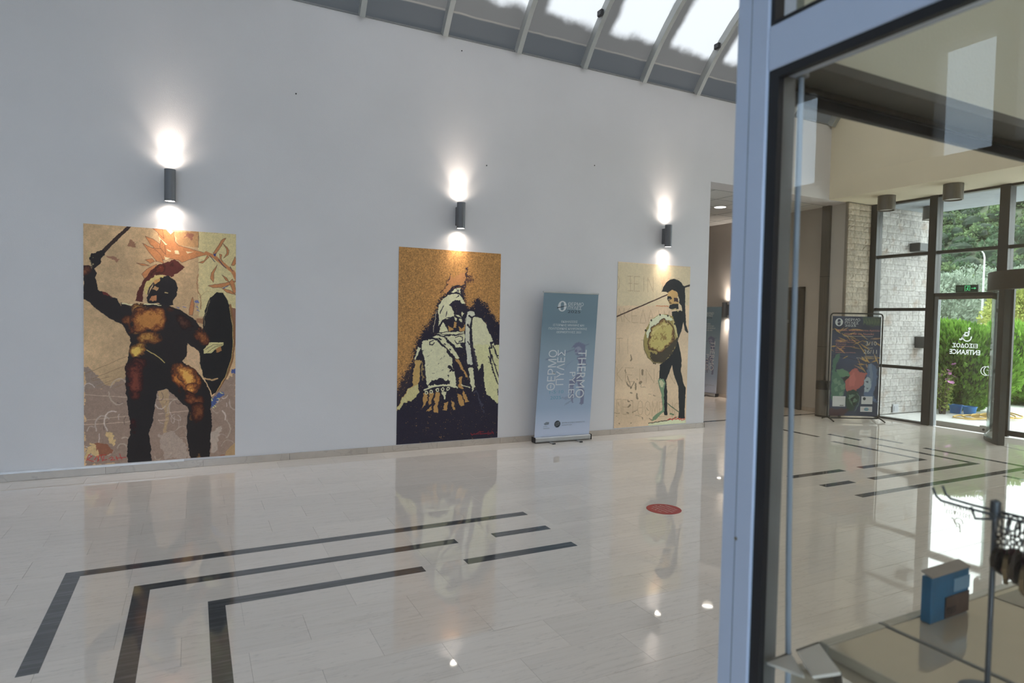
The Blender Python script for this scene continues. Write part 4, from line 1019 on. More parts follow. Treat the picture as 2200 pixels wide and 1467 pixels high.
# drawing of the three prints: polygons and strokes, u and v in thousandths of the sheet
POSTER_CHARGING = [
('p',[(737,0),(1008,-1),(1010,354),(738,376)],(163,148,108),4,100),
('p',[(575,8),(737,0),(737,68),(603,66)],(150,112,76),4,100),
('p',[(632,31),(661,9),(702,15),(696,36),(661,28)],(130,85,66),10,100),
('p',[(262,79),(289,57),(322,61),(316,84),(284,80)],(120,84,62),10,100),
('p',[(124,127),(182,125),(219,142),(198,153),(150,144)],(122,86,66),10,100),
('s',[(737,0),(737,68)],2,(70,50,40),3,100),
('p',[(467,2),(518,3),(552,23),(572,8),(575,48),(603,66),(661,74),(743,86),(808,95),(767,104),(708,117),(626,139),(598,129),(535,124),(451,141),(434,69),(529,65),(467,31)],(150,98,62),3,100),
('s',[(467,2),(518,3),(552,23),(572,8),(575,48),(603,66),(661,74),(743,86),(808,95),(767,104),(708,117),(626,139),(598,129),(535,124),(451,141),(434,69),(529,65),(467,31),(467,2)],2,(75,50,38),2,100),
('p',[(838,90),(868,63),(898,31),(928,20),(910,42),(880,73),(850,101)],(150,98,62),3,100),
('s',[(838,90),(868,63),(898,31),(928,20),(910,42),(880,73),(850,101),(838,90)],2,(75,50,38),2,100),
('p',[(907,46),(934,60),(953,74),(947,94),(914,110),(935,87),(935,71)],(150,98,62),3,100),
('s',[(907,46),(934,60),(953,74),(947,94),(914,110),(935,87),(935,71),(907,46)],2,(75,50,38),2,100),
('p',[(796,103),(808,110),(767,138),(737,135),(778,126)],(150,98,62),3,100),
('s',[(796,103),(808,110),(767,138),(737,135),(778,126),(796,103)],2,(75,50,38),2,100),
('p',[(868,142),(844,181),(842,221),(818,201),(826,178)],(150,98,62),3,100),
('s',[(868,142),(844,181),(842,221),(818,201),(826,178),(868,142)],2,(75,50,38),2,100),
('p',[(806,235),(875,226),(948,216),(1006,207),(979,223),(899,241),(839,244)],(150,98,62),3,100),
('s',[(806,235),(875,226),(948,216),(1006,207),(979,223),(899,241),(839,244),(806,235)],2,(75,50,38),2,100),
('p',[(902,185),(935,198),(954,216),(929,209)],(150,98,62),3,100),
('s',[(902,185),(935,198),(954,216),(929,209),(902,185)],2,(75,50,38),2,100),
('p',[(899,244),(966,254),(1007,273),(936,263)],(150,98,62),3,100),
('s',[(899,244),(966,254),(1007,273),(936,263),(899,244)],2,(75,50,38),2,100),
('p',[(966,139),(996,100),(1006,126),(984,142)],(150,98,62),3,100),
('s',[(966,139),(996,100),(1006,126),(984,142),(966,139)],2,(75,50,38),2,100),
('p',[(883,92),(901,95),(895,115),(917,133),(886,111)],(150,98,62),3,100),
('s',[(883,92),(901,95),(895,115),(917,133),(886,111),(883,92)],2,(75,50,38),2,100),
('p',[(954,216),(978,200),(1007,261),(985,266)],(150,98,62),3,100),
('s',[(954,216),(978,200),(1007,261),(985,266),(954,216)],2,(75,50,38),2,100),
('p',[(697,288),(708,320),(697,369),(674,366),(679,324)],(150,98,62),3,100),
('s',[(697,288),(708,320),(697,369),(674,366),(679,324),(697,288)],2,(75,50,38),2,100),
('s',[(790,92),(844,105),(886,126),(935,148),(978,166),(1006,200)],27,(150,98,62),3,100),
('s',[(814,102),(850,128)],5,(50,45,60),3,100),
('s',[(874,119),(929,154)],7,(50,45,60),3,100),
('s',[(960,147),(978,166)],5,(50,45,60),3,100),
('p',[(841,94),(859,91),(857,105),(847,105)],(50,52,90),2,100),
('p',[(905,244),(954,228),(930,240),(917,246)],(60,65,100),3,100),
('p',[(467,31),(529,65),(484,67)],(178,158,122),3,100),
('p',[(524,85),(552,90),(549,97),(529,92)],(178,158,122),3,100),
('p',[(575,87),(603,88),(609,102),(575,102)],(178,158,122),3,100),
('p',[(507,117),(546,121),(510,132)],(178,158,122),3,100),
('p',[(649,88),(708,91),(661,97)],(178,158,122),3,100),
('p',[(521,2),(552,1),(566,8),(552,22)],(178,158,122),3,100),
('p',[(382,35),(432,45),(483,67),(493,85),(448,85),(415,69)],(150,98,62),3,100),
('s',[(382,35),(432,45),(483,67),(493,85),(448,85),(415,69),(382,35)],2,(75,50,38),2,100),
('p',[(366,66),(399,77),(443,87),(483,111),(505,147),(454,137),(421,113)],(150,98,62),3,100),
('s',[(366,66),(399,77),(443,87),(483,111),(505,147),(454,137),(421,113),(366,66)],2,(75,50,38),2,100),
('p',[(382,136),(426,129),(443,140),(415,150)],(150,98,62),3,100),
('s',[(382,136),(426,129),(443,140),(415,150),(382,136)],2,(75,50,38),2,100),
('p',[(327,151),(377,153),(410,159),(366,160)],(150,98,62),3,100),
('s',[(327,151),(377,153),(410,159),(366,160),(327,151)],2,(75,50,38),2,100),
('p',[(360,195),(399,172),(454,152),(465,166),(399,205),(376,216)],(150,98,62),3,100),
('s',[(360,195),(399,172),(454,152),(465,166),(399,205),(376,216),(360,195)],2,(75,50,38),2,100),
('p',[(432,0),(493,2),(504,40)],(150,98,62),3,100),
('s',[(432,0),(493,2),(504,40),(432,0)],2,(75,50,38),2,100),
('p',[(483,45),(510,66),(516,109),(476,78)],(150,98,62),3,100),
('s',[(483,45),(510,66),(516,109),(476,78),(483,45)],2,(75,50,38),2,100),
('s',[(734,190),(726,245),(750,282),(753,338)],7,(130,95,66),6,100),
('s',[(755,282),(779,262),(839,263)],3,(140,115,80),6,100),
('s',[(714,305),(729,312)],9,(80,85,120),14,100),
('s',[(720,328),(735,334)],9,(80,85,120),14,100),
('s',[(723,346),(738,353)],9,(80,85,120),14,100),
('s',[(590,330),(604,336)],9,(80,85,120),14,100),
('s',[(639,329),(653,335)],9,(80,85,120),14,100),
('s',[(541,334),(555,341)],9,(80,85,120),14,100),
('p',[(720,382),(792,383),(780,406),(721,399)],(120,85,60),3,100),
('p',[(973,331),(1010,333),(1011,496),(987,496)],(110,75,58),3,100),
('p',[(4,677),(131,674),(256,639),(326,659),(471,680),(649,723),(834,726),(928,658),(1005,619),(1008,1015),(2,998)],(120,99,86),14,100),
('p',[(4,589),(36,594),(90,636),(131,674),(4,681)],(118,100,88),10,100),
('p',[(468,691),(536,696),(547,775),(525,880),(502,883),(519,797),(468,736)],(140,115,88),6,100),
('s',[(3,619),(267,546)],3,(112,88,64),2,100),
('s',[(44,641),(267,582)],3,(112,88,64),2,100),
('s',[(80,670),(229,631)],3,(112,88,64),2,100),
('s',[(106,674),(154,660)],3,(112,88,64),2,100),
('s',[(186,679),(256,660)],3,(112,88,64),2,100),
('s',[(49,648),(154,632)],3,(112,88,64),2,100),
('s',[(2,704),(266,720)],4,(158,136,116),2,100),
('s',[(1,811),(288,800)],4,(158,136,116),2,100),
('s',[(1,830),(293,825)],4,(158,136,116),2,100),
('s',[(432,731),(483,733)],4,(158,136,116),2,100),
('s',[(468,732),(616,737)],5,(155,132,114),2,100),
('s',[(468,797),(675,788)],5,(155,132,114),2,100),
('s',[(468,825),(530,824)],5,(155,132,114),2,100),
('s',[(241,740),(235,743),(229,744),(223,745),(217,744),(211,743),(205,740)],9,(92,74,66),4,80),
('s',[(535,788),(531,791),(526,794),(520,795),(514,795),(508,794),(503,792)],3,(92,74,66),4,80),
('s',[(648,883),(655,891),(660,899),(663,909),(664,918),(663,927),(659,936)],6,(145,128,112),4,80),
('s',[(517,762),(504,772),(487,776),(469,773),(454,763),(447,749),(448,733)],6,(165,150,140),4,80),
('s',[(938,836),(952,848),(962,864),(964,881),(960,897),(949,911),(933,921)],9,(145,128,112),4,80),
('s',[(570,842),(560,837),(555,829),(553,820),(556,811),(564,804),(574,801)],3,(165,150,140),4,80),
('s',[(18,856),(21,849),(27,843),(35,839),(43,837),(52,839),(60,842)],6,(150,134,122),4,80),
('s',[(1003,792),(995,793),(981,789),(969,782),(961,771),(959,759),(962,748)],6,(150,134,122),4,80),
('s',[(558,972),(556,976),(552,979),(547,982),(542,983),(537,983),(531,982)],5,(165,150,140),4,80),
('s',[(92,871),(94,890),(87,908),(72,922),(52,929),(31,928),(11,920)],6,(165,150,140),4,80),
('s',[(608,910),(618,907),(629,906),(640,907),(651,910),(661,914),(670,920)],5,(145,128,112),4,80),
('s',[(119,857),(118,849),(119,841),(123,834),(129,828),(137,824),(145,823)],6,(92,74,66),4,80),
('s',[(574,813),(576,817),(577,822),(577,827),(576,831),(574,836),(571,839)],3,(165,150,140),4,80),
('s',[(676,864),(684,852),(696,843),(711,839),(728,839),(744,844),(756,854)],6,(165,150,140),4,80),
('s',[(75,858),(67,838),(71,818),(86,802),(108,794),(131,797),(151,809)],9,(150,134,122),4,80),
('s',[(211,813),(210,809),(209,805),(210,801),(212,797),(214,794),(218,792)],9,(150,134,122),4,80),
('s',[(479,724),(472,724),(465,722),(460,719),(455,714),(451,709),(449,704)],5,(145,128,112),4,80),
('s',[(879,734),(881,740),(881,746),(877,751),(872,756),(865,758),(858,758)],9,(165,150,140),4,80),
('s',[(492,702),(498,711),(500,721),(495,731),(486,738),(474,741),(462,738)],5,(92,74,66),4,80),
('s',[(253,837),(250,831),(249,825),(250,818),(252,813),(256,807),(261,803)],6,(92,74,66),4,80),
('s',[(941,995),(940,1004),(935,1011),(925,1015),(914,1015),(904,1011),(898,1003)],5,(165,150,140),4,80),
('s',[(233,893),(250,890),(267,892),(283,899),(296,910),(304,923),(307,938)],9,(145,128,112),4,80),
('s',[(939,759),(940,762),(941,764),(941,767),(941,770),(940,772),(939,775)],6,(165,150,140),4,80),
('s',[(239,744),(220,750),(199,749),(180,742),(164,730),(155,713),(153,695)],9,(145,128,112),4,80),
('s',[(3,694),(4,678),(4,664),(17,657),(35,656),(51,663),(63,675)],5,(165,150,140),4,80),
('s',[(54,946),(43,957),(28,964),(11,966),(2,963),(2,955),(2,943)],9,(150,134,122),4,80),
('s',[(482,993),(476,997),(468,998),(460,997),(452,994),(447,989),(444,982)],6,(145,128,112),4,80),
('s',[(651,963),(655,976),(655,989),(649,1000),(639,1010),(626,1012),(612,1011)],3,(150,134,122),4,80),
('s',[(955,682),(960,680),(966,679),(971,678),(977,679),(982,680),(987,682)],3,(145,128,112),4,80),
('s',[(503,840),(496,840),(490,838),(483,836),(478,832),(474,827),(471,822)],3,(165,150,140),4,80),
('s',[(531,796),(532,772),(545,752),(568,740),(595,737),(621,746),(640,763)],6,(145,128,112),4,80),
('s',[(596,806),(602,807),(608,811),(613,815),(616,821),(617,827),(616,832)],6,(150,134,122),4,80),
('s',[(621,828),(596,829),(571,822),(552,806),(543,786),(544,764),(555,745)],3,(165,150,140),4,80),
('s',[(666,797),(665,801),(663,806),(660,809),(656,813),(651,815),(647,817)],3,(92,74,66),4,80),
('s',[(604,828),(607,844),(603,859),(592,870),(576,877),(557,878),(540,872)],3,(150,134,122),4,80),
('s',[(594,867),(612,857),(635,855),(657,861),(674,874),(683,892),(683,912)],6,(145,128,112),4,80),
('s',[(880,805),(868,805),(856,803),(846,797),(838,790),(832,780),(830,771)],6,(145,128,112),4,80),
('s',[(907,794),(916,798),(923,805),(927,812),(930,820),(929,828),(927,836)],9,(165,150,140),4,80),
('s',[(203,935),(212,924),(225,918),(241,917),(256,923),(267,933),(272,947)],9,(145,128,112),4,80),
('s',[(624,737),(623,746),(617,753),(608,757),(598,757),(589,752),(583,745)],6,(92,74,66),4,80),
('s',[(878,906),(889,901),(903,899),(916,901),(929,906),(938,914),(945,925)],3,(150,134,122),4,80),
('s',[(942,726),(939,732),(934,736),(928,739),(920,740),(913,740),(906,737)],6,(165,150,140),4,80),
('s',[(524,742),(523,747),(519,751),(515,754),(509,756),(503,756),(497,756)],3,(92,74,66),4,80),
('s',[(80,953),(85,962),(86,972),(83,982),(75,985),(65,985),(54,984)],5,(145,128,112),4,80),
('s',[(901,956),(912,942),(930,932),(950,930),(971,934),(989,945),(1001,960)],5,(145,128,112),4,80),
('s',[(178,944),(174,950),(168,955),(161,959),(154,961),(146,962),(137,961)],6,(145,128,112),4,80),
('s',[(533,809),(527,811),(520,812),(514,812),(507,811),(501,809),(495,806)],3,(92,74,66),4,80),
('s',[(904,747),(892,753),(879,756),(865,756),(851,754),(838,749),(826,743)],3,(150,134,122),4,80),
('s',[(164,677),(175,657),(194,644),(219,640),(243,645),(262,660),(272,681)],9,(145,128,112),4,80),
('s',[(143,859),(127,841),(123,818),(130,797),(148,782),(172,775),(197,779)],9,(165,150,140),4,80),
('p',[(137,866),(180,871),(196,904),(174,925),(153,895)],(165,138,98),12,100),
('p',[(48,905),(100,944),(89,979),(32,951),(6,983),(6,936)],(165,138,98),12,100),
('p',[(58,910),(137,916),(174,954),(100,965)],(115,72,52),10,100),
('p',[(825,1006),(916,991),(941,1014)],(120,80,62),8,100),
('p',[(928,988),(1009,936),(1009,1015),(935,1014)],(140,112,80),8,100),
('p',[(830,891),(903,862),(873,970),(831,991)],(150,135,122),8,70),
('p',[(468,885),(570,881),(640,922),(687,996),(502,995)],(140,124,112),10,70),
('p',[(820,744),(872,722),(908,703),(911,723),(878,745),(842,787),(823,775)],(58,68,105),12,100),
('p',[(969,611),(1006,608),(1006,631),(975,627)],(58,68,110),8,100),
('s',[(835,740),(849,746)],10,(165,158,105),14,100),
('s',[(872,741),(885,747)],10,(165,158,105),14,100),
('s',[(842,779),(855,785)],10,(165,158,105),14,100),
('s',[(890,711),(903,716)],10,(165,158,105),14,100),
('s',[(854,768),(867,774)],10,(165,158,105),14,100),
('p',[(268,-1),(298,-1),(130,115),(98,112)],(45,30,24),2,100),
('p',[(93,107),(119,97),(130,109),(124,127),(103,160),(69,179),(74,203),(79,238),(82,268),(113,278),(171,297),(203,305),(224,328),(246,371),(235,411),(181,393),(144,383),(76,348),(35,324),(-2,304),(-1,212),(36,201),(51,186),(36,145),(52,119)],(28,20,18),5,100),
('h',[(1,181),(31,169),(51,186),(36,201),(1,212)],(110,70,45),10),
('p',[(36,127),(52,119),(46,144),(62,175),(41,162)],(150,132,95),14,70),
('p',[(113,280),(155,290),(171,300),(129,294)],(80,32,26),8,100),
('p',[(226,318),(313,337),(384,325),(500,319),(618,347),(709,385),(770,438),(864,488),(833,527),(755,537),(664,490),(655,551),(634,566),(574,595),(559,672),(463,690),(326,630),(273,554),(291,488),(284,469),(235,413)],(28,20,18),4,100),
('p',[(291,507),(369,488),(470,517),(551,594),(529,691),(463,695),(449,747),(434,824),(405,881),(420,939),(424,1007),(272,1003),(266,933),(290,858),(272,771),(256,676),(259,592)],(26,19,17),4,100),
('p',[(551,585),(619,566),(740,621),(787,666),(834,736),(822,786),(834,836),(827,916),(820,1012),(688,1011),(665,930),(657,860),(672,782),(574,721),(515,686),(544,633)],(26,19,17),4,100),
('p',[(327,313),(334,271),(369,228),(412,184),(485,148),(573,127),(644,158),(558,204),(514,198),(448,200),(398,232),(372,270),(362,318)],(66,28,22),5,100),
('h',[(391,213),(470,158),(529,144),(499,172),(427,202)],(120,60,36),6),
('h',[(335,290),(352,252),(369,242),(358,289)],(120,60,36),6),
('h',[(543,142),(588,138),(573,170)],(120,60,36),6),
('p',[(391,298),(427,250),(448,221),(529,198),(580,217),(597,251),(585,285),(566,306),(566,324),(529,329),(470,318),(398,319)],(24,18,18),3,100),
('p',[(382,285),(376,260),(387,234),(415,215),(454,201),(483,197),(505,200),(505,209),(454,214),(421,233),(404,259),(393,282)],(158,138,88),4,100),
('s',[(399,281),(415,248),(443,226),(488,210)],8,(40,30,26),3,100),
('p',[(432,226),(477,210),(483,221),(449,240)],(150,110,66),6,100),
('p',[(426,259),(449,247),(471,254),(454,266)],(140,105,70),6,100),
('p',[(410,307),(426,292),(449,288),(454,310)],(140,92,60),6,100),
('s',[(512,272),(529,274)],8,(150,130,90),3,100),
('s',[(235,323),(289,327),(376,326),(437,321),(483,328)],9,(170,160,125),5,100),
('h',[(289,327),(376,329),(449,369),(426,391),(382,413),(365,443),(338,439),(310,461),(289,436),(294,392),(316,363)],(160,128,66),6),
('h',[(316,370),(354,348),(398,355),(415,369),(376,384),(332,399)],(176,145,84),6),
('h',[(246,375),(283,378),(289,418),(310,447),(289,472),(245,418)],(112,68,34),6),
('h',[(230,317),(289,327),(311,348),(267,342)],(166,142,84),6),
('h',[(305,483),(369,445),(420,431),(500,464),(478,488),(384,483)],(128,88,42),6),
('h',[(441,364),(500,358),(529,401),(470,421)],(70,38,22),14),
('h',[(514,334),(573,343),(529,363)],(95,60,35),6),
('h',[(312,497),(284,530),(326,550),(391,540),(401,512),(369,493)],(164,130,62),6),
('h',[(267,573),(355,547),(391,564),(355,631),(298,658),(270,629)],(72,34,24),6),
('h',[(559,590),(604,570),(710,611),(756,665),(710,724),(649,713),(604,673),(566,643)],(140,84,36),6),
('h',[(574,590),(611,575),(694,610),(728,665),(679,689),(626,654),(589,624)],(172,118,56),6),
('h',[(664,674),(733,670),(710,719),(649,703)],(165,110,52),12),
('h',[(733,719),(779,705),(772,725),(741,734)],(160,112,66),6),
('h',[(680,787),(704,788),(710,823),(688,847)],(164,124,56),8),
('h',[(739,984),(773,972),(776,1006),(742,1009)],(186,164,92),6),
('h',[(298,801),(326,811),(315,897),(290,858)],(78,28,22),6),
('h',[(327,337),(391,345),(470,335),(514,363),(500,430),(412,440),(327,441),(284,403)],(132,84,40),6),
('h',[(273,592),(326,564),(369,593),(355,688),(312,744),(272,686)],(84,38,26),6),
('h',[(589,682),(710,724),(772,735),(741,774),(649,742)],(96,52,26),6),
('h',[(687,763),(756,755),(772,815),(710,852)],(84,46,24),6),
('h',[(573,362),(648,381),(709,419),(679,439),(588,401)],(60,34,24),6),
('s',[(391,521),(449,541),(492,563),(509,575)],6,(160,138,84),3,100),
('p',[(664,496),(702,507),(743,527),(748,576),(737,621),(656,561)],(164,134,104),2,100),
('p',[(770,399),(785,340),(816,290),(863,264),(910,266),(945,298),(971,357),(983,437),(983,518),(968,598),(928,658),(873,707),(834,721),(771,636),(748,576),(748,527)],(23,18,16),3,100),
('s',[(961,317),(987,397),(994,477),(983,548),(947,628),(873,705)],13,(108,74,46),3,100),
('s',[(955,327),(979,417),(983,498),(972,558),(928,643),(865,709)],3,(176,150,92),2,100),
('s',[(779,409),(788,359),(819,300)],5,(120,105,80),8,70),
('h',[(701,411),(755,429),(825,476),(778,509),(717,458)],(118,72,38),8),
('p',[(771,522),(817,486),(911,488),(911,500),(848,522),(833,534),(778,537)],(160,148,104),3,100),
('s',[(789,517),(840,498),(908,496)],3,(60,45,36),3,100),
('s',[(802,530),(856,506),(903,500)],3,(60,45,36),3,100),
('p',[(856,517),(895,504),(903,523),(864,532)],(130,88,52),4,100),
('s',[(784,648),(833,655),(873,649)],12,(150,118,82),4,100),
('s',[(14,978),(27,955),(47,963),(21,976),(58,985)],4,(150,40,35),3,100),
('s',[(63,978),(79,961),(89,983)],4,(150,40,35),3,100),
('s',[(92,958),(81,986)],4,(150,40,35),3,100),
('s',[(103,962),(113,986)],4,(150,40,35),3,100),
('s',[(100,960),(132,958)],4,(150,40,35),3,100),
('s',[(121,966),(118,984),(139,980)],4,(150,40,35),3,100),
('s',[(153,977),(169,969),(180,976),(163,986),(190,984)],4,(150,40,35),3,100),
('s',[(196,970),(206,985)],4,(150,40,35),3,100),
('s',[(217,960),(233,983)],4,(150,40,35),3,100),
('s',[(201,977),(260,976)],4,(150,40,35),3,100),
]
POSTER_BUST = [
('d',[(-32,779),(22,727),(108,622),(154,515),(217,434),(314,353),(363,298),(379,262),(445,224),(513,191),(599,184),(644,229),(655,294),(691,312),(725,265),(851,272),(926,327),(982,365),(1058,402),(1083,1036),(-27,1010)],(32,28,40),14),
('p',[(419,215),(494,137),(639,112),(647,143),(615,179),(509,192),(458,225)],(160,112,72),16,100),
('s',[(406,226),(443,180),(494,134)],9,(58,42,44),18,100),
('s',[(645,91),(660,136),(631,175),(609,225)],17,(52,38,44),24,100),
('d',[(653,119),(713,121),(681,157),(647,157)],(70,48,44),14),
('d',[(705,255),(759,247),(870,273),(913,316),(965,387),(881,388),(810,346),(728,332)],(32,28,40),14),
('d',[(-13,717),(69,644),(112,584),(151,577),(147,663),(65,747),(-10,809)],(44,36,42),14),
('s',[(477,224),(509,196),(562,184),(608,187)],12,(32,28,40),8,100),
('p',[(503,220),(536,197),(562,191),(595,196),(589,222),(549,216)],(176,172,142),8,100),
('p',[(555,195),(582,198),(579,219),(563,217)],(90,85,85),14,100),
('p',[(384,364),(373,319),(382,288),(420,257),(471,235),(537,227),(590,232),(624,256),(638,277),(605,278),(591,257),(538,258),(479,283),(506,300),(526,321),(534,344),(462,348),(410,367)],(176,172,142),5,100),
('s',[(421,291),(393,330)],8,(32,28,40),6,100),
('s',[(464,318),(448,343)],7,(32,28,40),6,100),
('s',[(573,236),(550,247)],8,(32,28,40),8,100),
('p',[(386,427),(417,374),(437,381),(477,426)],(176,172,142),5,100),
('p',[(534,345),(567,355),(561,370),(541,363)],(176,172,142),5,100),
('p',[(547,333),(580,336),(607,350),(567,343)],(176,172,142),5,100),
('p',[(580,355),(607,352),(614,373),(591,366)],(176,172,142),5,100),
('p',[(606,320),(628,327),(613,343),(603,334)],(176,172,142),5,100),
('p',[(378,368),(423,357),(391,385),(379,402)],(176,172,142),5,100),
('p',[(452,353),(495,354),(462,358)],(176,172,142),5,100),
('p',[(483,391),(503,398),(523,415),(484,426)],(152,116,70),6,100),
('p',[(535,373),(563,377),(556,408),(522,405)],(152,116,70),6,100),
('p',[(575,397),(609,408),(645,383),(639,422),(596,420)],(152,116,70),6,100),
('s',[(357,316),(343,375),(335,427)],7,(150,140,120),8,100),
('p',[(361,435),(517,426),(636,425),(640,439),(557,436),(426,444)],(176,172,142),5,100),
('s',[(399,437),(517,442),(636,431)],5,(32,28,40),4,100),
('p',[(445,451),(643,439),(635,478),(598,489),(619,510),(559,506),(505,478)],(176,172,142),6,100),
('s',[(550,454),(583,447),(617,455),(618,471),(584,475)],8,(32,28,40),6,100),
('s',[(544,471),(571,485),(625,482)],11,(32,28,40),8,100),
('p',[(222,479),(317,460),(375,472),(427,489),(454,506),(467,531),(521,566),(528,594),(263,592),(230,523)],(176,172,142),7,100),
('s',[(330,470),(298,479),(298,492),(330,494),(343,482)],9,(32,28,40),6,100),
('s',[(381,472),(407,489),(454,506)],22,(32,28,40),10,100),
('s',[(229,520),(268,525),(306,520)],6,(32,28,40),8,100),
('p',[(323,451),(361,444),(445,454),(601,566),(561,566),(414,482),(381,461)],(176,172,142),5,100),
('s',[(440,489),(452,494)],13,(32,28,40),8,100),
('s',[(493,517),(505,522)],13,(32,28,40),8,100),
('s',[(466,475),(478,480)],13,(32,28,40),8,100),
('s',[(394,461),(405,466)],13,(32,28,40),8,100),
('s',[(439,454),(519,503),(601,566)],6,(32,28,40),4,100),
('p',[(238,513),(457,524),(514,583),(550,639),(567,720),(504,704),(408,703),(294,716),(273,693),(264,599)],(176,172,142),8,100),
('p',[(280,708),(300,687),(407,663),(462,682),(504,697),(394,701),(340,709)],(32,28,40),12,100),
('p',[(466,609),(514,602),(557,635),(501,627)],(32,28,40),12,100),
('p',[(475,653),(502,657),(489,671)],(32,28,40),10,100),
('s',[(282,553),(294,548)],4,(70,64,62),8,100),
('s',[(378,597),(390,592)],4,(70,64,62),8,100),
('s',[(277,600),(289,595)],4,(70,64,62),8,100),
('s',[(332,644),(344,639)],4,(70,64,62),8,100),
('s',[(419,626),(431,621)],4,(70,64,62),8,100),
('s',[(437,557),(450,552)],4,(70,64,62),8,100),
('s',[(308,524),(320,519)],4,(70,64,62),8,100),
('s',[(404,568),(416,563)],4,(70,64,62),8,100),
('p',[(158,574),(170,534),(195,502),(218,509),(196,538),(174,567)],(176,172,142),6,100),
('p',[(158,577),(223,574),(205,635),(200,692),(208,736),(144,777),(66,793),(0,831),(-1,810),(71,747),(142,699),(153,634)],(158,128,80),8,100),
('p',[(142,706),(200,699),(208,736),(144,777),(66,793),(0,831),(-1,813),(78,747)],(166,156,112),10,100),
('s',[(224,585),(244,599),(225,628),(232,664)],17,(120,100,66),20,100),
('p',[(248,744),(294,741),(276,791),(237,826)],(152,116,70),8,100),
('p',[(308,741),(348,742),(316,799),(296,806)],(152,116,70),8,100),
('p',[(277,842),(317,810),(327,829)],(152,116,70),8,100),
('p',[(362,739),(402,739),(385,849),(348,844)],(152,116,70),8,100),
('p',[(445,799),(483,796),(480,833),(439,832)],(152,116,70),8,100),
('p',[(513,786),(548,798),(556,835),(536,838)],(152,116,70),8,100),
('p',[(575,757),(624,766),(654,815),(601,817)],(152,116,70),8,100),
('p',[(623,736),(652,748),(689,793),(660,797)],(152,116,70),8,100),
('p',[(593,661),(621,658),(633,729),(587,713)],(152,116,70),8,100),
('p',[(548,569),(586,569),(692,670),(656,655)],(152,116,70),8,100),
('p',[(416,732),(474,733),(444,773)],(176,172,142),10,100),
('s',[(254,727),(327,712),(408,705),(504,706),(574,719)],16,(176,172,142),5,100),
('s',[(615,704),(700,723)],9,(176,172,142),6,100),
('s',[(274,741),(276,741)],34,(176,172,142),6,100),
('s',[(274,741),(276,741)],14,(32,28,40),6,100),
('s',[(321,736),(322,737)],34,(176,172,142),6,100),
('s',[(321,736),(322,737)],14,(32,28,40),6,100),
('s',[(378,728),(379,729)],34,(176,172,142),6,100),
('s',[(378,728),(379,729)],14,(32,28,40),6,100),
('s',[(429,725),(430,726)],34,(176,172,142),6,100),
('s',[(429,725),(430,726)],14,(32,28,40),6,100),
('s',[(484,723),(485,723)],34,(176,172,142),6,100),
('s',[(484,723),(485,723)],14,(32,28,40),6,100),
('p',[(643,425),(647,355),(673,315),(727,315),(745,332),(707,340),(690,425),(699,496),(716,596),(675,595),(652,496)],(168,166,150),4,100),
('s',[(653,340),(645,390),(645,439)],5,(32,28,40),4,100),
('s',[(680,337),(701,343)],17,(32,28,40),8,100),
('s',[(668,386),(686,397)],14,(32,28,40),8,100),
('s',[(711,347),(699,390),(708,460),(727,507)],17,(32,28,40),8,100),
('s',[(672,478),(692,492)],12,(32,28,40),6,100),
('p',[(718,345),(755,343),(810,353),(853,381),(918,453),(955,496),(1001,598),(764,596),(733,496),(714,425)],(176,172,142),5,100),
('p',[(735,491),(1005,492),(1013,705),(1005,810),(972,804),(927,784),(874,756),(850,688),(832,586),(783,634),(758,529)],(172,168,128),8,100),
('s',[(947,478),(909,482),(920,507),(892,510),(918,547),(913,597)],16,(32,28,40),8,100),
('s',[(934,496),(970,540),(993,569)],11,(32,28,40),8,100),
('s',[(894,503),(933,567),(1004,674)],11,(32,28,40),8,100),
('s',[(938,499),(970,548),(996,552)],9,(32,28,40),8,100),
('s',[(897,559),(944,643),(998,705)],11,(32,28,40),8,100),
('s',[(890,586),(979,606)],6,(32,28,40),8,100),
('s',[(991,735),(996,766)],11,(32,28,40),8,100),
('p',[(683,614),(725,611),(757,716),(730,746),(706,678)],(176,172,142),8,100),
('s',[(664,491),(687,536),(714,592)],29,(166,164,150),6,100),
('s',[(714,491),(759,559),(775,604)],20,(52,46,54),16,100),
('s',[(765,739),(803,792),(841,850)],17,(66,62,76),24,60),
('s',[(719,967),(738,979),(759,968)],6,(110,30,38),3,100),
('s',[(770,973),(809,963)],6,(110,30,38),3,100),
('s',[(816,959),(824,978)],6,(110,30,38),3,100),
('s',[(802,962),(853,962)],6,(110,30,38),3,100),
('s',[(857,974),(897,973)],6,(110,30,38),3,100),
('s',[(904,962),(897,981),(934,977)],6,(110,30,38),3,100),
('s',[(941,963),(956,979)],6,(110,30,38),3,100),
('s',[(723,975),(956,972)],6,(110,30,38),3,100),
]
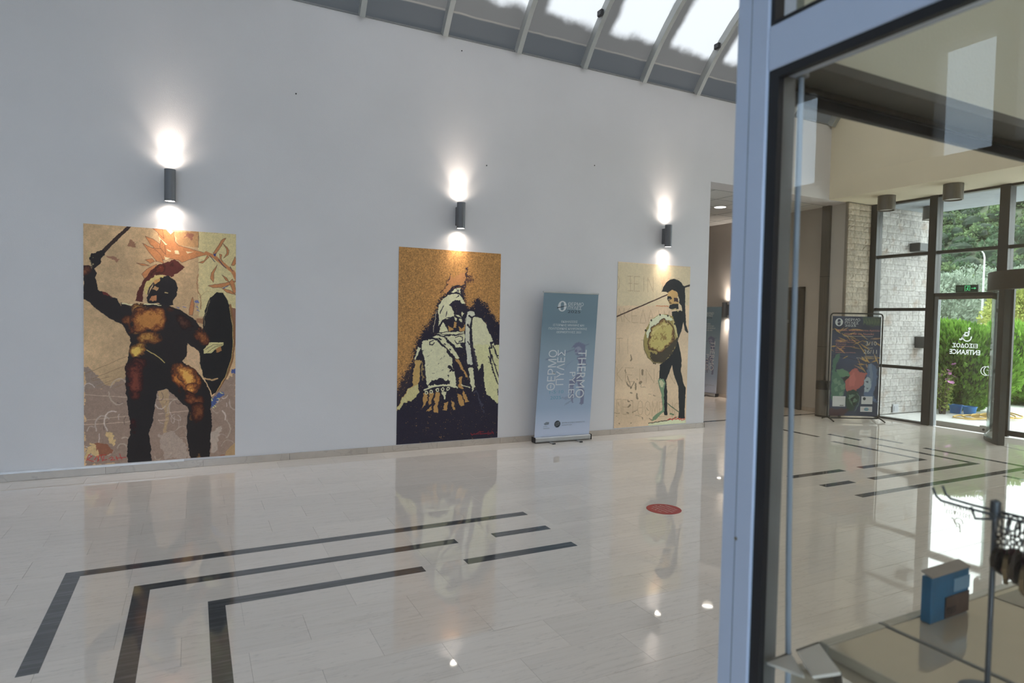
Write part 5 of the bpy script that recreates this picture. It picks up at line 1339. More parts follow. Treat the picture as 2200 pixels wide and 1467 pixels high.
POSTER_STANDING = [
('p',[(-11,4),(999,5),(993,247),(-6,263)],(164,150,124),4,100),
('s',[(-8,125),(-10,91),(-11,82),(11,90),(27,124),(15,159),(-6,168),(-6,160),(-8,125)],8,(128,106,82),3,45),
('s',[(129,83),(201,81)],8,(128,106,82),3,45),
('s',[(146,126),(189,125)],8,(128,106,82),3,45),
('s',[(134,170),(206,169)],8,(128,106,82),3,45),
('s',[(165,82),(170,169)],8,(128,106,82),3,45),
('s',[(291,81),(218,83),(223,171),(296,169)],8,(128,106,82),3,45),
('s',[(220,127),(279,126)],8,(128,106,82),3,45),
('s',[(345,82),(350,170)],8,(128,106,82),3,45),
('s',[(404,172),(399,83),(479,170),(474,81)],8,(128,106,82),3,45),
('s',[(590,173),(622,82),(667,171)],8,(128,106,82),3,45),
('s',[(603,137),(649,136)],8,(128,106,82),3,45),
('s',[(684,173),(678,83),(748,81)],8,(128,106,82),3,45),
('s',[(780,174),(774,83),(845,81)],8,(128,106,82),3,45),
('s',[(5,358),(30,276),(76,357)],8,(128,106,82),3,45),
('s',[(8,325),(58,325)],8,(128,106,82),3,45),
('s',[(92,278),(97,360)],8,(128,106,82),3,45),
('s',[(168,277),(94,319),(173,359)],8,(128,106,82),3,45),
('s',[(282,278),(197,279),(202,362),(287,361)],8,(128,106,82),3,45),
('s',[(199,321),(268,320)],8,(128,106,82),3,45),
('s',[(308,364),(346,280),(395,363),(308,364)],8,(128,106,82),3,45),
('s',[(416,366),(455,281),(504,365)],8,(128,106,82),3,45),
('s',[(432,332),(484,332)],8,(128,106,82),3,45),
('s',[(565,283),(570,368)],8,(128,106,82),3,45),
('s',[(637,370),(640,285),(680,344),(713,284),(727,369)],8,(128,106,82),3,45),
('s',[(11,458),(86,458)],8,(128,106,82),3,45),
('s',[(40,458),(45,545)],8,(128,106,82),3,45),
('s',[(153,461),(158,549)],8,(128,106,82),3,45),
('s',[(335,467),(431,467)],8,(128,106,82),3,45),
('s',[(383,467),(388,556)],8,(128,106,82),3,45),
('s',[(452,470),(457,560)],8,(128,106,82),3,45),
('s',[(549,470),(555,560)],8,(128,106,82),3,45),
('s',[(455,515),(552,515)],8,(128,106,82),3,45),
('s',[(576,563),(620,473),(675,564),(576,563)],8,(128,106,82),3,45),
('s',[(791,476),(691,476),(697,567),(797,567)],8,(128,106,82),3,45),
('s',[(694,521),(774,522)],8,(128,106,82),3,45),
('s',[(20,632),(25,715)],8,(128,106,82),3,45),
('s',[(90,633),(23,674),(95,716)],8,(128,106,82),3,45),
('s',[(238,638),(133,637),(137,720),(243,722)],8,(128,106,82),3,45),
('s',[(135,679),(219,680)],8,(128,106,82),3,45),
('s',[(325,643),(330,727)],8,(128,106,82),3,45),
('s',[(418,732),(412,647),(527,734),(522,648)],8,(128,106,82),3,45),
('s',[(562,738),(595,739),(565,704),(569,670),(612,653),(658,671),(666,706),(640,740),(674,740)],8,(128,106,82),3,45),
('s',[(709,745),(703,658),(823,746),(817,659)],8,(128,106,82),3,45),
('s',[(36,913),(31,826),(87,827),(92,915)],8,(128,106,82),3,45),
('s',[(184,832),(108,830),(113,918),(190,920)],8,(128,106,82),3,45),
('s',[(110,874),(172,876)],8,(128,106,82),3,45),
('s',[(244,836),(249,925)],8,(128,106,82),3,45),
('s',[(306,884),(320,849),(343,841),(367,850),(385,886),(372,922),(348,930),(324,921),(306,884)],8,(128,106,82),3,45),
('s',[(322,885),(369,886)],8,(128,106,82),3,45),
('s',[(406,890),(420,854),(444,846),(468,855),(486,892),(473,927),(449,936),(425,926),(406,890)],8,(128,106,82),3,45),
('s',[(511,940),(513,850),(549,914),(578,851),(592,943)],8,(128,106,82),3,45),
('s',[(690,857),(608,855),(614,946),(696,948)],8,(128,106,82),3,45),
('s',[(611,900),(676,902)],8,(128,106,82),3,45),
('s',[(718,952),(712,860),(801,954),(795,862)],8,(128,106,82),3,45),
('s',[(820,912),(835,875),(859,866),(885,876),(905,914),(890,950),(865,959),(840,949),(820,912)],8,(128,106,82),3,45),
('s',[(967,872),(973,965)],8,(128,106,82),3,45),
('p',[(542,28),(736,41),(636,167),(590,112)],(176,140,110),14,50),
('s',[(525,256),(696,256)],8,(150,90,60),3,100),
('s',[(160,689),(186,723),(212,762)],11,(88,74,58),8,70),
('s',[(212,760),(254,724)],13,(88,74,58),8,70),
('s',[(146,729),(188,752)],13,(88,74,58),8,70),
('s',[(200,557),(218,580),(202,591)],16,(88,74,58),8,70),
('s',[(134,652),(138,667)],13,(88,74,58),8,70),
('s',[(176,837),(193,844)],17,(88,74,58),8,70),
('s',[(217,838),(241,842)],9,(88,74,58),8,70),
('s',[(187,874),(210,867)],19,(88,74,58),8,70),
('s',[(165,910),(189,913)],13,(88,74,58),8,70),
('s',[(6,908),(69,910)],6,(88,74,58),8,70),
('s',[(237,912),(310,895)],6,(88,74,58),8,70),
('s',[(452,803),(494,806)],6,(88,74,58),8,70),
('s',[(520,809),(550,815)],9,(88,74,58),8,70),
('s',[(370,946),(383,957)],11,(88,74,58),8,70),
('s',[(287,928),(362,942)],4,(88,74,58),8,70),
('s',[(470,952),(513,965)],11,(88,74,58),8,70),
('s',[(349,733),(350,757),(408,758)],5,(88,74,58),8,70),
('s',[(206,789),(226,793)],14,(88,74,58),8,70),
('s',[(275,735),(273,768)],21,(88,74,58),8,70),
('s',[(296,798),(301,828)],24,(88,74,58),8,70),
('s',[(361,655),(366,677)],27,(88,74,58),8,70),
('s',[(332,732),(348,725)],32,(88,74,58),8,70),
('s',[(-4,600),(0,602)],14,(88,74,58),8,70),
('s',[(64,970),(69,973)],13,(88,74,58),8,70),
('s',[(221,978),(225,979)],11,(88,74,58),8,70),
('s',[(30,930),(34,931)],8,(88,74,58),8,70),
('s',[(49,845),(58,863)],6,(88,74,58),8,70),
('s',[(286,706),(294,709)],9,(88,74,58),8,70),
('s',[(425,891),(459,907)],8,(88,74,58),8,70),
('s',[(-9,329),(681,183)],13,(50,32,26),2,100),
('s',[(925,130),(1006,116)],20,(36,28,26),2,100),
('p',[(753,289),(884,278),(911,355),(872,432),(848,471),(890,539),(912,597),(906,665),(949,743),(985,773),(980,861),(979,950),(987,970),(886,966),(893,908),(872,762),(801,683),(775,625),(714,701),(694,720),(716,788),(721,904),(730,943),(687,941),(662,902),(635,806),(599,757),(582,728),(596,700),(601,623),(622,614),(728,577),(812,519),(829,452)],(24,23,24),2,100),
('p',[(595,167),(616,139),(658,107),(711,88),(765,82),(830,89),(877,105),(896,119),(934,128),(931,152),(945,285),(959,366),(995,414),(987,424),(944,406),(921,354),(897,406),(859,455),(837,467),(823,407),(783,351),(754,319),(747,288),(833,282),(880,286),(898,278),(849,238),(851,206),(827,183),(816,163),(743,152),(690,173),(653,166)],(24,23,24),2,100),
('p',[(677,185),(698,165),(752,152),(807,159),(831,182),(824,207),(848,222),(840,242),(767,243),(712,244),(693,225)],(146,118,76),3,100),
('p',[(678,193),(727,194),(742,208),(702,225),(679,209)],(24,23,24),4,100),
('p',[(773,203),(837,202),(839,226),(775,223)],(48,34,34),6,100),
('p',[(700,264),(713,248),(767,239),(840,238),(846,270),(769,275),(723,270)],(24,23,24),3,100),
('s',[(697,214),(717,211)],7,(170,150,120),3,100),
('s',[(851,238),(879,252),(890,278)],17,(166,150,124),4,100),
('s',[(746,279),(805,269),(838,286)],11,(140,124,88),4,100),
('p',[(698,229),(716,224),(753,236),(712,244)],(96,76,50),3,100),
('s',[(706,209),(702,229)],6,(70,54,40),3,100),
('p',[(397,397),(457,344),(560,310),(667,304),(765,318),(825,394),(847,452),(812,519),(728,577),(622,614),(515,609),(429,575),(374,528),(360,472)],(120,106,62),2,100),
('p',[(395,425),(457,347),(571,310),(689,309),(778,337),(756,344),(605,340),(506,386),(426,462)],(164,164,140),8,100),
('p',[(755,327),(821,389),(848,461),(829,452),(780,375)],(150,140,100),3,100),
('p',[(427,537),(533,547),(703,519),(818,452),(841,461),(812,519),(728,577),(622,614),(515,609)],(52,44,32),16,100),
('h',[(460,396),(647,333),(781,394),(787,471),(617,538),(425,518)],(136,122,72),6),
('s',[(462,434),(607,376),(693,366)],21,(160,148,100),16,60),
('s',[(366,472),(380,528),(433,575),(519,607),(622,612)],13,(96,84,56),3,100),
('s',[(582,309),(584,311)],22,(46,38,30),4,100),
('s',[(694,314),(696,315)],22,(46,38,30),4,100),
('s',[(465,346),(467,347)],22,(46,38,30),4,100),
('s',[(391,409),(393,410)],22,(46,38,30),4,100),
('s',[(793,365),(795,366)],22,(46,38,30),4,100),
('p',[(577,721),(606,706),(657,711),(685,738),(671,791),(677,875),(688,917),(654,923),(563,966),(513,972),(528,946),(653,908),(659,874),(628,790),(600,752)],(92,110,86),4,100),
('p',[(590,725),(641,714),(668,738),(653,768),(618,759)],(150,148,118),6,100),
('s',[(728,868),(817,901),(897,926)],9,(60,72,56),3,100),
('s',[(767,934),(819,941)],16,(70,90,66),6,100),
('p',[(464,986),(564,982),(735,974),(873,962),(909,969),(994,976),(996,1003),(911,1001),(465,1006)],(168,170,142),4,100),
('s',[(464,986),(581,980),(735,974),(864,960)],9,(52,48,36),5,100),
('s',[(735,972),(769,963),(804,976)],7,(150,42,38),3,100),
('s',[(804,970),(847,956)],7,(150,42,38),3,100),
('s',[(848,975),(882,963),(910,977)],7,(150,42,38),3,100),
('s',[(918,966),(937,982),(981,977)],7,(150,42,38),3,100),
('s',[(743,968),(980,972)],7,(150,42,38),3,100),
]
# ================================================================== pictures on the wall
pm1 = print_mat('printed_vinyl', .55, .10, 260.); pm2 = print_mat('printed_vinyl_fibrous', .6, .5, 90.)
def picture(name, label, x0, x1, z0, z1, pr, mt, gain):
    W, H = x1 - x0, z1 - z0
    t = thing(name, label, 'picture', (x0, WY - .0045, z0))
    obj('backing', MB().box(0, W, .0005, .004, 0, H), mat('vinyl_back', (.5, .5, .48), .7), t, world=False)
    pr.grid('print', W, H, mt, t, gain)
    return t
GAIN = 2.0
p1 = Print(390, 680, 2.408 / 1.382, (156, 128, 96), 11)
n = vnoise(680, 390, 86, 5) + .5 * vnoise(680, 390, 26, 6) + .35 * vnoise(680, 390, 8, 7); p1.img *= (.84 + .18 * n)[..., None]
p1.ops(POSTER_CHARGING)
p1.grain(.12, 1.6, 21)
picture('mural_print', 'tall print of a helmeted warrior raising a spear, ochre and black', -.972, .410, .100, 2.508, p1, pm1, GAIN)
p2 = Print(330, 580, 2.419 / 1.373, (146, 106, 62), 31)
fib = vnoise(580, 330, 1.7, 3) + .8 * vnoise(580, 330, 3.2, 4); p2.img *= (.74 + .29 * fib)[..., None]
p2.ops(POSTER_BUST); p2.grain(.10, 1.6, 41)
picture('mural_print', 'ochre print of a cream armoured warrior bust over dark navy', 2.225, 3.598, .082, 2.501, p2, pm2, 1.75)
p3 = Print(280, 497, 2.420 / 1.363, (168, 147, 122), 51)
n = vnoise(497, 280, 56, 8); p3.img *= (.94 + .12 * n)[..., None]
p3.ops(POSTER_STANDING); p3.grain(.06, 1.6, 61)
picture('mural_print', 'beige print of a dark standing warrior with round shield and spear', 5.475, 6.838, .090, 2.510, p3, pm1, GAIN)
# cable trunking along the skirting
t = thing('cable_trunking', 'white plastic cable trunking lying along the skirting below the left print', 'trunking', (-6.0, WY - .02, .077))
obj('channel', MB().bevel_box(0, 5.915, -.012, .017, 0, .020, .002), mat('white_plastic', (.78, .80, .84), .4), t, world=False)
obj('cover', MB().bevel_box(0, 5.915, -.015, -.012, .002, .018, .001), MATS['white_plastic'], t, world=False)

# ================================================================== up-and-down wall lights
scm = mat('graphite_sconce', S(112, 112, 115), .45, .35, var=.04)
lensg = emit('lamp_lens', (1, .93, .82), 9.0)
def sconce(x, y, z, label, rot=0., power=20.0, first=[]):
    if first:
        t = copy_tree(first[0]); t.location = (x, y, z); t.rotation_euler = (0, 0, rot); t['label'] = label
        return t
    t = thing('wall_sconce', label, 'wall light', (x, y, z), rot, 'up-and-down wall lights')
    hh = .162
    obj('cylinder', MB().lathe([(.046, -hh + .012), (.0525, -hh), (.0525, hh), (.046, hh), (.046, -hh + .012)], (0, -.105, 0), 32), scm, t, world=False, smooth=True)
    obj('bracket', MB().bevel_box(-.034, .034, -.058, 0, -.115, .115, .003), scm, t, world=False)
    for s_ in (1, -1):
        obj('lens', MB().lathe([(0, s_ * (hh - .004)), (.045, s_ * (hh - .004)), (.045, s_ * (hh - .008)), (0, s_ * (hh - .008))], (0, -.105, 0), 24), lensg, t, world=False)
        for wide, pw in ((150, power * .42), (74, power * 1.5)):
            ld = bpy.data.lights.new('lamp', 'SPOT'); ld.energy = pw; ld.color = (1, .88, .76); ld.spot_size = math.radians(wide); ld.spot_blend = 1.0; ld.shadow_soft_size = .02
            lo = bpy.data.objects.new('lamp_beam', ld); link(lo, t); lo.location = (0, -.085, s_ * (hh - .002)); lo.rotation_euler = (math.pi if s_ > 0 else 0, 0, 0)
    first.append(t); return t
sconce(-.217, WY, 2.945, 'graphite cylinder wall light above the spear-raising warrior print')
sconce(2.985, WY, 2.930, 'graphite cylinder wall light above the ochre bust print')
sconce(6.300, WY, 2.930, 'graphite cylinder wall light above the standing warrior print')
sconce(DX, 10.36, 1.95, 'graphite cylinder wall light on the taupe corridor wall', -math.pi / 2)

# ================================================================== roll-up banners
bm1 = print_mat('banner_film', .45)
BW, BH = .855, 1.945
def banner_print():
    p = Print(80, 180, BH / BW, (0, 0, 0), 71)
    ys_ = np.linspace(0, 1, 180)
    stops = [(0, (86, 101, 110)), (.2, (84, 99, 109)), (.38, (101, 114, 124)), (.6, (112, 124, 139)), (.8, (119, 131, 148)), (.9, (136, 144, 160)), (1, (151, 155, 170))]
    for c in range(3): p.img[:, :, c] = np.interp(ys_, [a for a, _ in stops], [b[c] for _, b in stops])[:, None]
    # faded standing warrior, reusing the drawing of the beige print
    def mp(pts): return [(int(120 + u * .75), int(335 + (v - 75) * .50)) for u, v in pts]
    for o in POSTER_STANDING:
        if o[0] == 'p' and o[2] in ((24, 23, 24), (146, 118, 76), (48, 34, 34)): p.poly(mp(o[1]), (84, 84, 104) if o[2] != (146, 118, 76) else (112, 112, 128), 5, 75)
        if o[0] == 's' and o[2] > 10 and o[3] in ((50, 32, 26), (36, 28, 26)): p.stroke(mp(o[1]), 8, (80, 84, 102), 3, 70)
        if o[0] == 'p' and o[2] == (92, 110, 86): p.poly(mp(o[1]), (104, 112, 128), 5, 70)
    p.stroke([(420, 560), (500, 500), (600, 470)], 6, (96, 108, 126), 4, 60)
    p.poly([(420, 735), (560, 715), (800, 715), (840, 722), (600, 745)], (100, 104, 122), 8, 50)
    return p
SHX = .098
whitelet = mat('white_lettering', (.62, .64, .66), .6); darklet = mat('dark_lettering', (.030, .038, .050), .6)
cyanlet = mat('cyan_lettering', (.15, .34, .46), .6); greylet = mat('grey_lettering', (.20, .23, .28), .6)
def oval_logo(cx, cz, w, h, th, mt, par, y=-.001):
    mb = MB(); n = 36; v = []
    for i in range(n):
        a = 6.28319 * i / n
        v += [(cx + w * math.cos(a), y, cz + h * math.sin(a)), (cx + (w - th * (.5 + .7 * abs(math.cos(a)))) * math.cos(a), y, cz + (h - th * .45) * math.sin(a))]
    return obj('logo_ring', mb.add(v, [(2 * i, 2 * i + 1, (2 * i + 3) % (2 * n), (2 * i + 2) % (2 * n)) for i in range(n)]), mt, par, world=False)
def quadmesh(pts, y=-.001): return MB().add([(a, y, b) for a, b in pts], [tuple(range(len(pts)))])
def banner(x, y, rot, label):
    t = thing('roll_up_banner', label, 'banner', (x, y, 0), rot, 'roll-up event banners')
    silver = mat('silver_aluminium', (.52, .52, .53), .35, .6)
    obj('base_cassette', MB().bevel_box(-.005, BW + .01, -.05, .05, .012, .078, .012), silver, t, world=False)
    obj('end_cap', MB().bevel_box(-.012, -.005, -.052, .052, .008, .08, .002), blackplastic, t, world=False)
    obj('end_cap', MB().bevel_box(BW + .010, BW + .017, -.052, .052, .008, .08, .002), blackplastic, t, world=False)
    for fx in (.22, .64):
        f_ = obj('foot', MB().bevel_box(fx - .018, fx + .018, -.15, .10, .003, .012, .002), silver, t, world=False)
        obj('foot_tip', MB().bevel_box(fx - .022, fx + .022, -.165, -.145, 0, .014, .003), blackplastic, f_, world=False)
    obj('support_pole', MB().tube([(BW / 2, .03, .07), (BW / 2 + SHX, .02, .07 + BH)], .010, 8), silver, t, world=False, smooth=True)
    obj('top_bar', MB().bevel_box(SHX - .012, SHX + BW + .012, -.012, .012, .068 + BH - .004, .068 + BH + .022, .006), silver, t, world=False)
    g = banner_print().grid('printed_sheet', BW, BH, bm1, t, 2.0, 0., SHX); g.location = (0, -.008, .070)
    # lettering follows the lean of the sheet
    q = bpy.data.objects.new('lettering_group', None); link(q, t); q.location = (0, -.0085, .070)
    def U(u0, u1, v0, v1): return (u0 * BW, u1 * BW, (1 - v1) * BH, (1 - v0) * BH)
    L_ = []
    def tx_(s, b, m_, turn=0): L_.append(letters('lettering', s, U(*b), m_, q, turn=turn))
    tx_('ΘΕΡΜΟ', (.445, .730, .062, .086), whitelet); tx_('ΠΥΛΕΣ', (.445, .700, .089, .113), whitelet); tx_('2025', (.445, .680, .118, .137), darklet)
    b = U(.265, .42, .055, .128); L_.append(oval_logo((b[0] + b[1]) / 2, (b[2] + b[3]) / 2, (b[1] - b[0]) / 2, (b[3] - b[2]) / 2, .034, whitelet, q))
    L_.append(obj('logo_spear', quadmesh([(.25 * BW, .900 * BH), (.25 * BW, .893 * BH), (.42 * BW, .911 * BH), (.42 * BW, .914 * BH)], -.0016), darklet, q, world=False))
    for i, (s, u0, u1) in enumerate([('ΕΚΔΗΛΩΣΕΙΣ', .345, .64), ('ΙΣΤΟΡΙΚΗΣ ΜΝΗΜΗΣ ΚΑΙ', .20, .765), ('ΠΟΛΙΤΙΣΜΙΚΗΣ ΚΛΗΡΟΝΟΜΙΑΣ', .125, .825), ('ΘΕΡΜΟΠΥΛΕΣ 2025', .27, .72)]):
        tx_(s, (u0, u1, .190 + .0245 * i, .205 + .0245 * i), whitelet)
    tx_('ΘΕΡΜΟ', (.155, .305, .395, .675), whitelet, 90); tx_('ΠΥΛΕΣ', (.315, .455, .395, .640), whitelet, 90)
    tx_('THERMO', (.690, .850, .395, .735), whitelet, -90); tx_('PYLES', (.555, .665, .550, .735), whitelet, -90)
    tx_('1-5·10', (.215, .465, .676, .698), cyanlet); tx_('2025', (.235, .43, .716, .738), cyanlet)
    tx_('ΔΗΜΟΣ', (.145, .215, .921, .928), greylet); tx_('ΛΑΜΙΕΩΝ', (.145, .255, .934, .942), greylet)
    L_.append(obj('emblem', quadmesh([(.15 * BW, .095 * BH), (.17 * BW, .085 * BH), (.24 * BW, .088 * BH), (.245 * BW, .104 * BH), (.19 * BW, .106 * BH)]), greylet, q, world=False))
    c = (.395 * BW, .088 * BH)
    L_.append(obj('round_logo', MB().add([(c[0] + .047 * math.cos(a), -.001, c[1] + .047 * math.sin(a)) for a in np.linspace(0, 6.28, 29)[:-1]], [tuple(range(28))]), darklet, q, world=False))
    for dz in (-.016, .004, .022): L_.append(obj('logo_stripe', quadmesh([(c[0] - .036, c[1] + dz - .012), (c[0] - .030, c[1] + dz - .013), (c[0] + .038, c[1] + dz + .010), (c[0] + .030, c[1] + dz + .010)], -.0016), whitelet, q, world=False))
    tx_('ΚΕΝΤΡΟ ΙΣΤΟΡΙΚΗΣ ΕΝΗΜΕΡΩΣΗΣ', (.48, .90, .902, .910), greylet); tx_('ΘΕΡΜΟΠΥΛΩΝ', (.48, .66, .918, .926), greylet)
    for o in L_:
        me = o.data
        for vv in me.vertices: vv.co.x += vv.co.z / BH * SHX
        w = o.location
        o.parent = g; o.location = (0, -.0005, 0)
    bpy.data.objects.remove(q)
    return t
b1 = banner(4.065, 7.355, -.03, 'grey-blue roll-up banner leaning between the ochre bust and standing warrior prints')
b2 = copy_tree(b1); b2.location = (10.41, 11.36, 0); b2.rotation_euler = (0, 0, -math.pi / 2 + .02)
b2['label'] = 'second grey-blue roll-up banner, half hidden, against the taupe corridor wall'

# ================================================================== entrance poster stand and bin
stn = thing('poster_stand', 'black tube poster stand with dark blue exhibition poster beside the entrance glazing', 'poster stand', (9.862, 7.315, 0), -math.atan2(.397, .80))
SWD = .905; SHT = 1.865
tubem = mat('black_powder_coat', (.012, .012, .013), .4)
def rounded(x0, x1, z0, z1, r_):
    p = []
    for cx, cz, a0 in ((x1 - r_, z1 - r_, 0), (x0 + r_, z1 - r_, 90), (x0 + r_, z0 + r_, 180), (x1 - r_, z0 + r_, 270)):
        p += [(cx + r_ * math.cos(math.radians(a0 + k * 22.5)), 0, cz + r_ * math.sin(math.radians(a0 + k * 22.5))) for k in range(5)]
    return p + [p[0]]
obj('frame', MB().tube(rounded(0, SWD, .045, SHT, .05), .0115, 10, False), tubem, stn, world=False, smooth=True)
for fx in (.012, SWD - .012):
    obj('foot', MB().tube([(fx, .20, .012), (fx, .08, .045), (fx, 0, .055), (fx, -.08, .045), (fx, -.20, .012)], .0115, 10), tubem, stn, world=False, smooth=True)
PW, PH = .845, 1.73
pp = Print(130, 280, PH / PW, (42, 48, 66), 81)
R_ = random.Random(6)
DKB = (34, 40, 58)
pp.img *= (.85 + .3 * vnoise(280, 130, 30, 3))[..., None]
pp.poly([(600, 0), (1000, 0), (1000, 90), (700, 90)], (52, 62, 58), 20); 
for k in range(6): pp.poly([(620 + 60 * k, 10), (680 + 60 * k, 60), (640 + 55 * k, 80)], (66, 76, 64), 8)
def leaf(u, v, a, l, w, col):
    ca, sa = math.cos(a), math.sin(a) * .46
    pp.poly([(u, v), (u + ca * l * .5 - math.sin(a) * w, v + sa * l * .5 + math.cos(a) * w * .46), (u + ca * l, v + sa * l), (u + ca * l * .5 + math.sin(a) * w, v + sa * l * .5 - math.cos(a) * w * .46)], col, 3)
for k in range(46):
    u, v = R_.choice([(R_.uniform(30, 420), R_.uniform(110, 400)), (R_.uniform(120, 980), R_.uniform(380, 500)), (R_.uniform(560, 980), R_.uniform(190, 460))])
    leaf(u, v, R_.uniform(-.9, 1.2) + (3.14 if R_.random() < .4 else 0), R_.uniform(140, 300), R_.uniform(12, 22), R_.choice([(122, 98, 66), (104, 86, 62), (140, 112, 70), (112, 90, 76)]))
pp.stroke([(10, 392), (300, 410), (800, 470)], 8, (24, 26, 34), 2)
# red cloak, green armour, pale face
pp.poly([(330, 590), (460, 520), (560, 530), (620, 560), (760, 560), (690, 620), (680, 690), (560, 730), (500, 800), (330, 740), (300, 680)], (128, 72, 70), 12)
pp.poly([(380, 600), (480, 560), (520, 620), (500, 700), (400, 700)], (146, 86, 82), 14, 70)
pp.poly([(40, 440), (100, 380), (170, 375), (180, 420), (110, 470), (90, 560), (150, 560), (230, 620), (320, 700), (290, 780), (180, 850), (30, 840), (20, 700)], (58, 84, 74), 12)
pp.poly([(110, 540), (240, 525), (360, 560), (410, 600), (300, 605), (200, 610)], (72, 98, 80), 8); pp.poly([(300, 605), (400, 600), (330, 640), (280, 660), (260, 630)], (22, 28, 30), 6)
for q in [(80, 720), (140, 660), (220, 700), (60, 640), (190, 770)]: pp.poly([(q[0], q[1]), (q[0] + 70, q[1] - 20), (q[0] + 90, q[1] + 30), (q[0] + 20, q[1] + 40)], (96, 116, 100), 12, 60)
pp.poly([(760, 500), (850, 470), (960, 520), (960, 640), (900, 780), (980, 860), (760, 840), (700, 800), (720, 700)], (66, 80, 104), 14)
pp.poly([(690, 640), (760, 600), (830, 620), (850, 700), (800, 760), (720, 760)], (120, 130, 138), 8); pp.poly([(720, 650), (790, 640), (780, 670)], (52, 60, 78), 6); pp.poly([(740, 710), (800, 715), (760, 730)], (60, 66, 84), 5)
pp.poly([(770, 480), (830, 470), (880, 600), (850, 700)], (84, 96, 114), 8)
pp.poly([(340, 760), (480, 725), (590, 760), (600, 850), (500, 940), (380, 960), (330, 880)], (34, 50, 46), 12)
for k in range(12): pp.poly([(360 + R_.uniform(0, 190), 770 + R_.uniform(0, 150)), (400 + R_.uniform(0, 190), 770 + R_.uniform(0, 150)), (380 + R_.uniform(0, 190), 780 + R_.uniform(0, 150))], R_.choice([(64, 84, 72), (28, 38, 38), (78, 94, 84)]), 8)
pp.stroke([(560, 770), (620, 810), (600, 880), (530, 950)], 16, (70, 88, 84), 5)
pp.poly([(0, 930), (400, 930), (300, 1000), (0, 1000)], (58, 42, 48), 16)
ps_ = pp.grid('printed_sheet', PW, PH, bm1, stn, 2.0); ps_.location = (.030, -.004, .085)
lq = ps_
def UV(u0, u1, v0, v1): return (u0 * PW, u1 * PW, (1 - v1) * PH, (1 - v0) * PH)
redlet = mat('salmon_lettering', (.66, .26, .21), .6); palelet = mat('pale_lettering', (.55, .52, .46), .6)
letters('lettering', 'ΘΕΡΜΟ', UV(.255, .565, .020, .047), whitelet, lq, bold=.01); letters('lettering', 'ΠΥΛΕΣ', UV(.255, .535, .052, .078), whitelet, lq, bold=.01); letters('lettering', '2025', UV(.255, .485, .083, .103), whitelet, lq, bold=.01)
b = UV(.055, .215, .020, .100); oval_logo((b[0] + b[1]) / 2, (b[2] + b[3]) / 2, (b[1] - b[0]) / 2, (b[3] - b[2]) / 2, .034, whitelet, lq)
obj('logo_spear', quadmesh([(.075 * PW, .936 * PH), (.075 * PW, .930 * PH), (.205 * PW, .948 * PH), (.205 * PW, .953 * PH)], -.0016), whitelet, lq, world=False)
letters('lettering', 'Από τους Μυρμιδόνες του Αχιλλέα', UV(.085, .975, .128, .152), redlet, lq); letters('lettering', 'στους 300 του Λεωνίδα', UV(.25, .86, .163, .187), redlet, lq)
obj('rule', MB().box(.25 * PW, .84 * PW, -.0012, -.0008, .8 * PH, .803 * PH), palelet, lq, world=False)
for i, (s, u1) in enumerate([('Έκθεση ιστορικών', .56), ('αναπαραστάσεων', .48), ('Κέντρο', .30), ('Ιστορικής Ενημέρωσης', .48), ('Θερμοπυλών', .28), ('Είσοδος', .26), ('ελεύθερη για όλους', .50)]):
    letters('lettering', s, UV(.085, u1, .232 + .0205 * i, .247 + .0205 * i), redlet, lq)
letters('lettering', '3/10', UV(.70, .925, .246, .287), palelet, lq); letters('lettering', 'έως', UV(.74, .85, .303, .322), palelet, lq); letters('lettering', '26/11', UV(.665, .935, .330, .371), palelet, lq)
letters('lettering', 'ΘΕΡΜΟΠΥΛΕΣ', UV(.68, .95, .392, .401), palelet, lq); letters('lettering', 'Κέντρο Ενημέρωσης', UV(.52, .95, .409, .420), palelet, lq)
card = mat('white_logo_card', (.58, .58, .60), .6)
for u0, u1, v0, v1 in ((.06, .325, .803, .907), (.655, .885, .800, .878), (.640, .885, .903, .956)):
    b = UV(u0, u1, v0, v1); obj('logo_panel', MB().box(b[0], b[1], -.0012, -.0004, b[2], b[3]), card, lq, world=False)
b = UV(.21, .29, .893, .899); obj('logo_line', MB().box(b[0], b[1], -.0016, -.0012, b[2], b[3]), darklet, lq, world=False)
cx, cz = .715 * PW, .176 * PH
obj('round_logo', MB().add([(cx + .026 * math.cos(a), -.0016, cz + .026 * math.sin(a)) for a in np.linspace(0, 6.28, 25)[:-1]], [tuple(range(24))]), darklet, lq, world=False)
cx, cz = .765 * PW, .070 * PH
obj('oval_logo', MB().add([(cx + .045 * math.cos(a), -.0016, cz + .026 * math.sin(a)) for a in np.linspace(0, 6.28, 25)[:-1]], [tuple(range(24))]), mat('teal_logo', (.06, .30, .42), .6), lq, world=False)
letters('lettering', 'ΣΤΕΡΕΑ', (cx - .08, cx + .08, cz - .010, cz + .010), redlet, lq, y=-.0022)
for u, v in ((.0, 0), (1, 0), (0, 1), (1, 1)):
    a = Vector((u * PW, 0, v * PH)); b = Vector((0 - .024 if u == 0 else PW + .024, .003, -.04 + .012 if v == 0 else PH + .05))
    obj('elastic_tie', MB().tube([a, a.lerp(b, .85)], .003, 5), blackplastic, ps_, world=False)

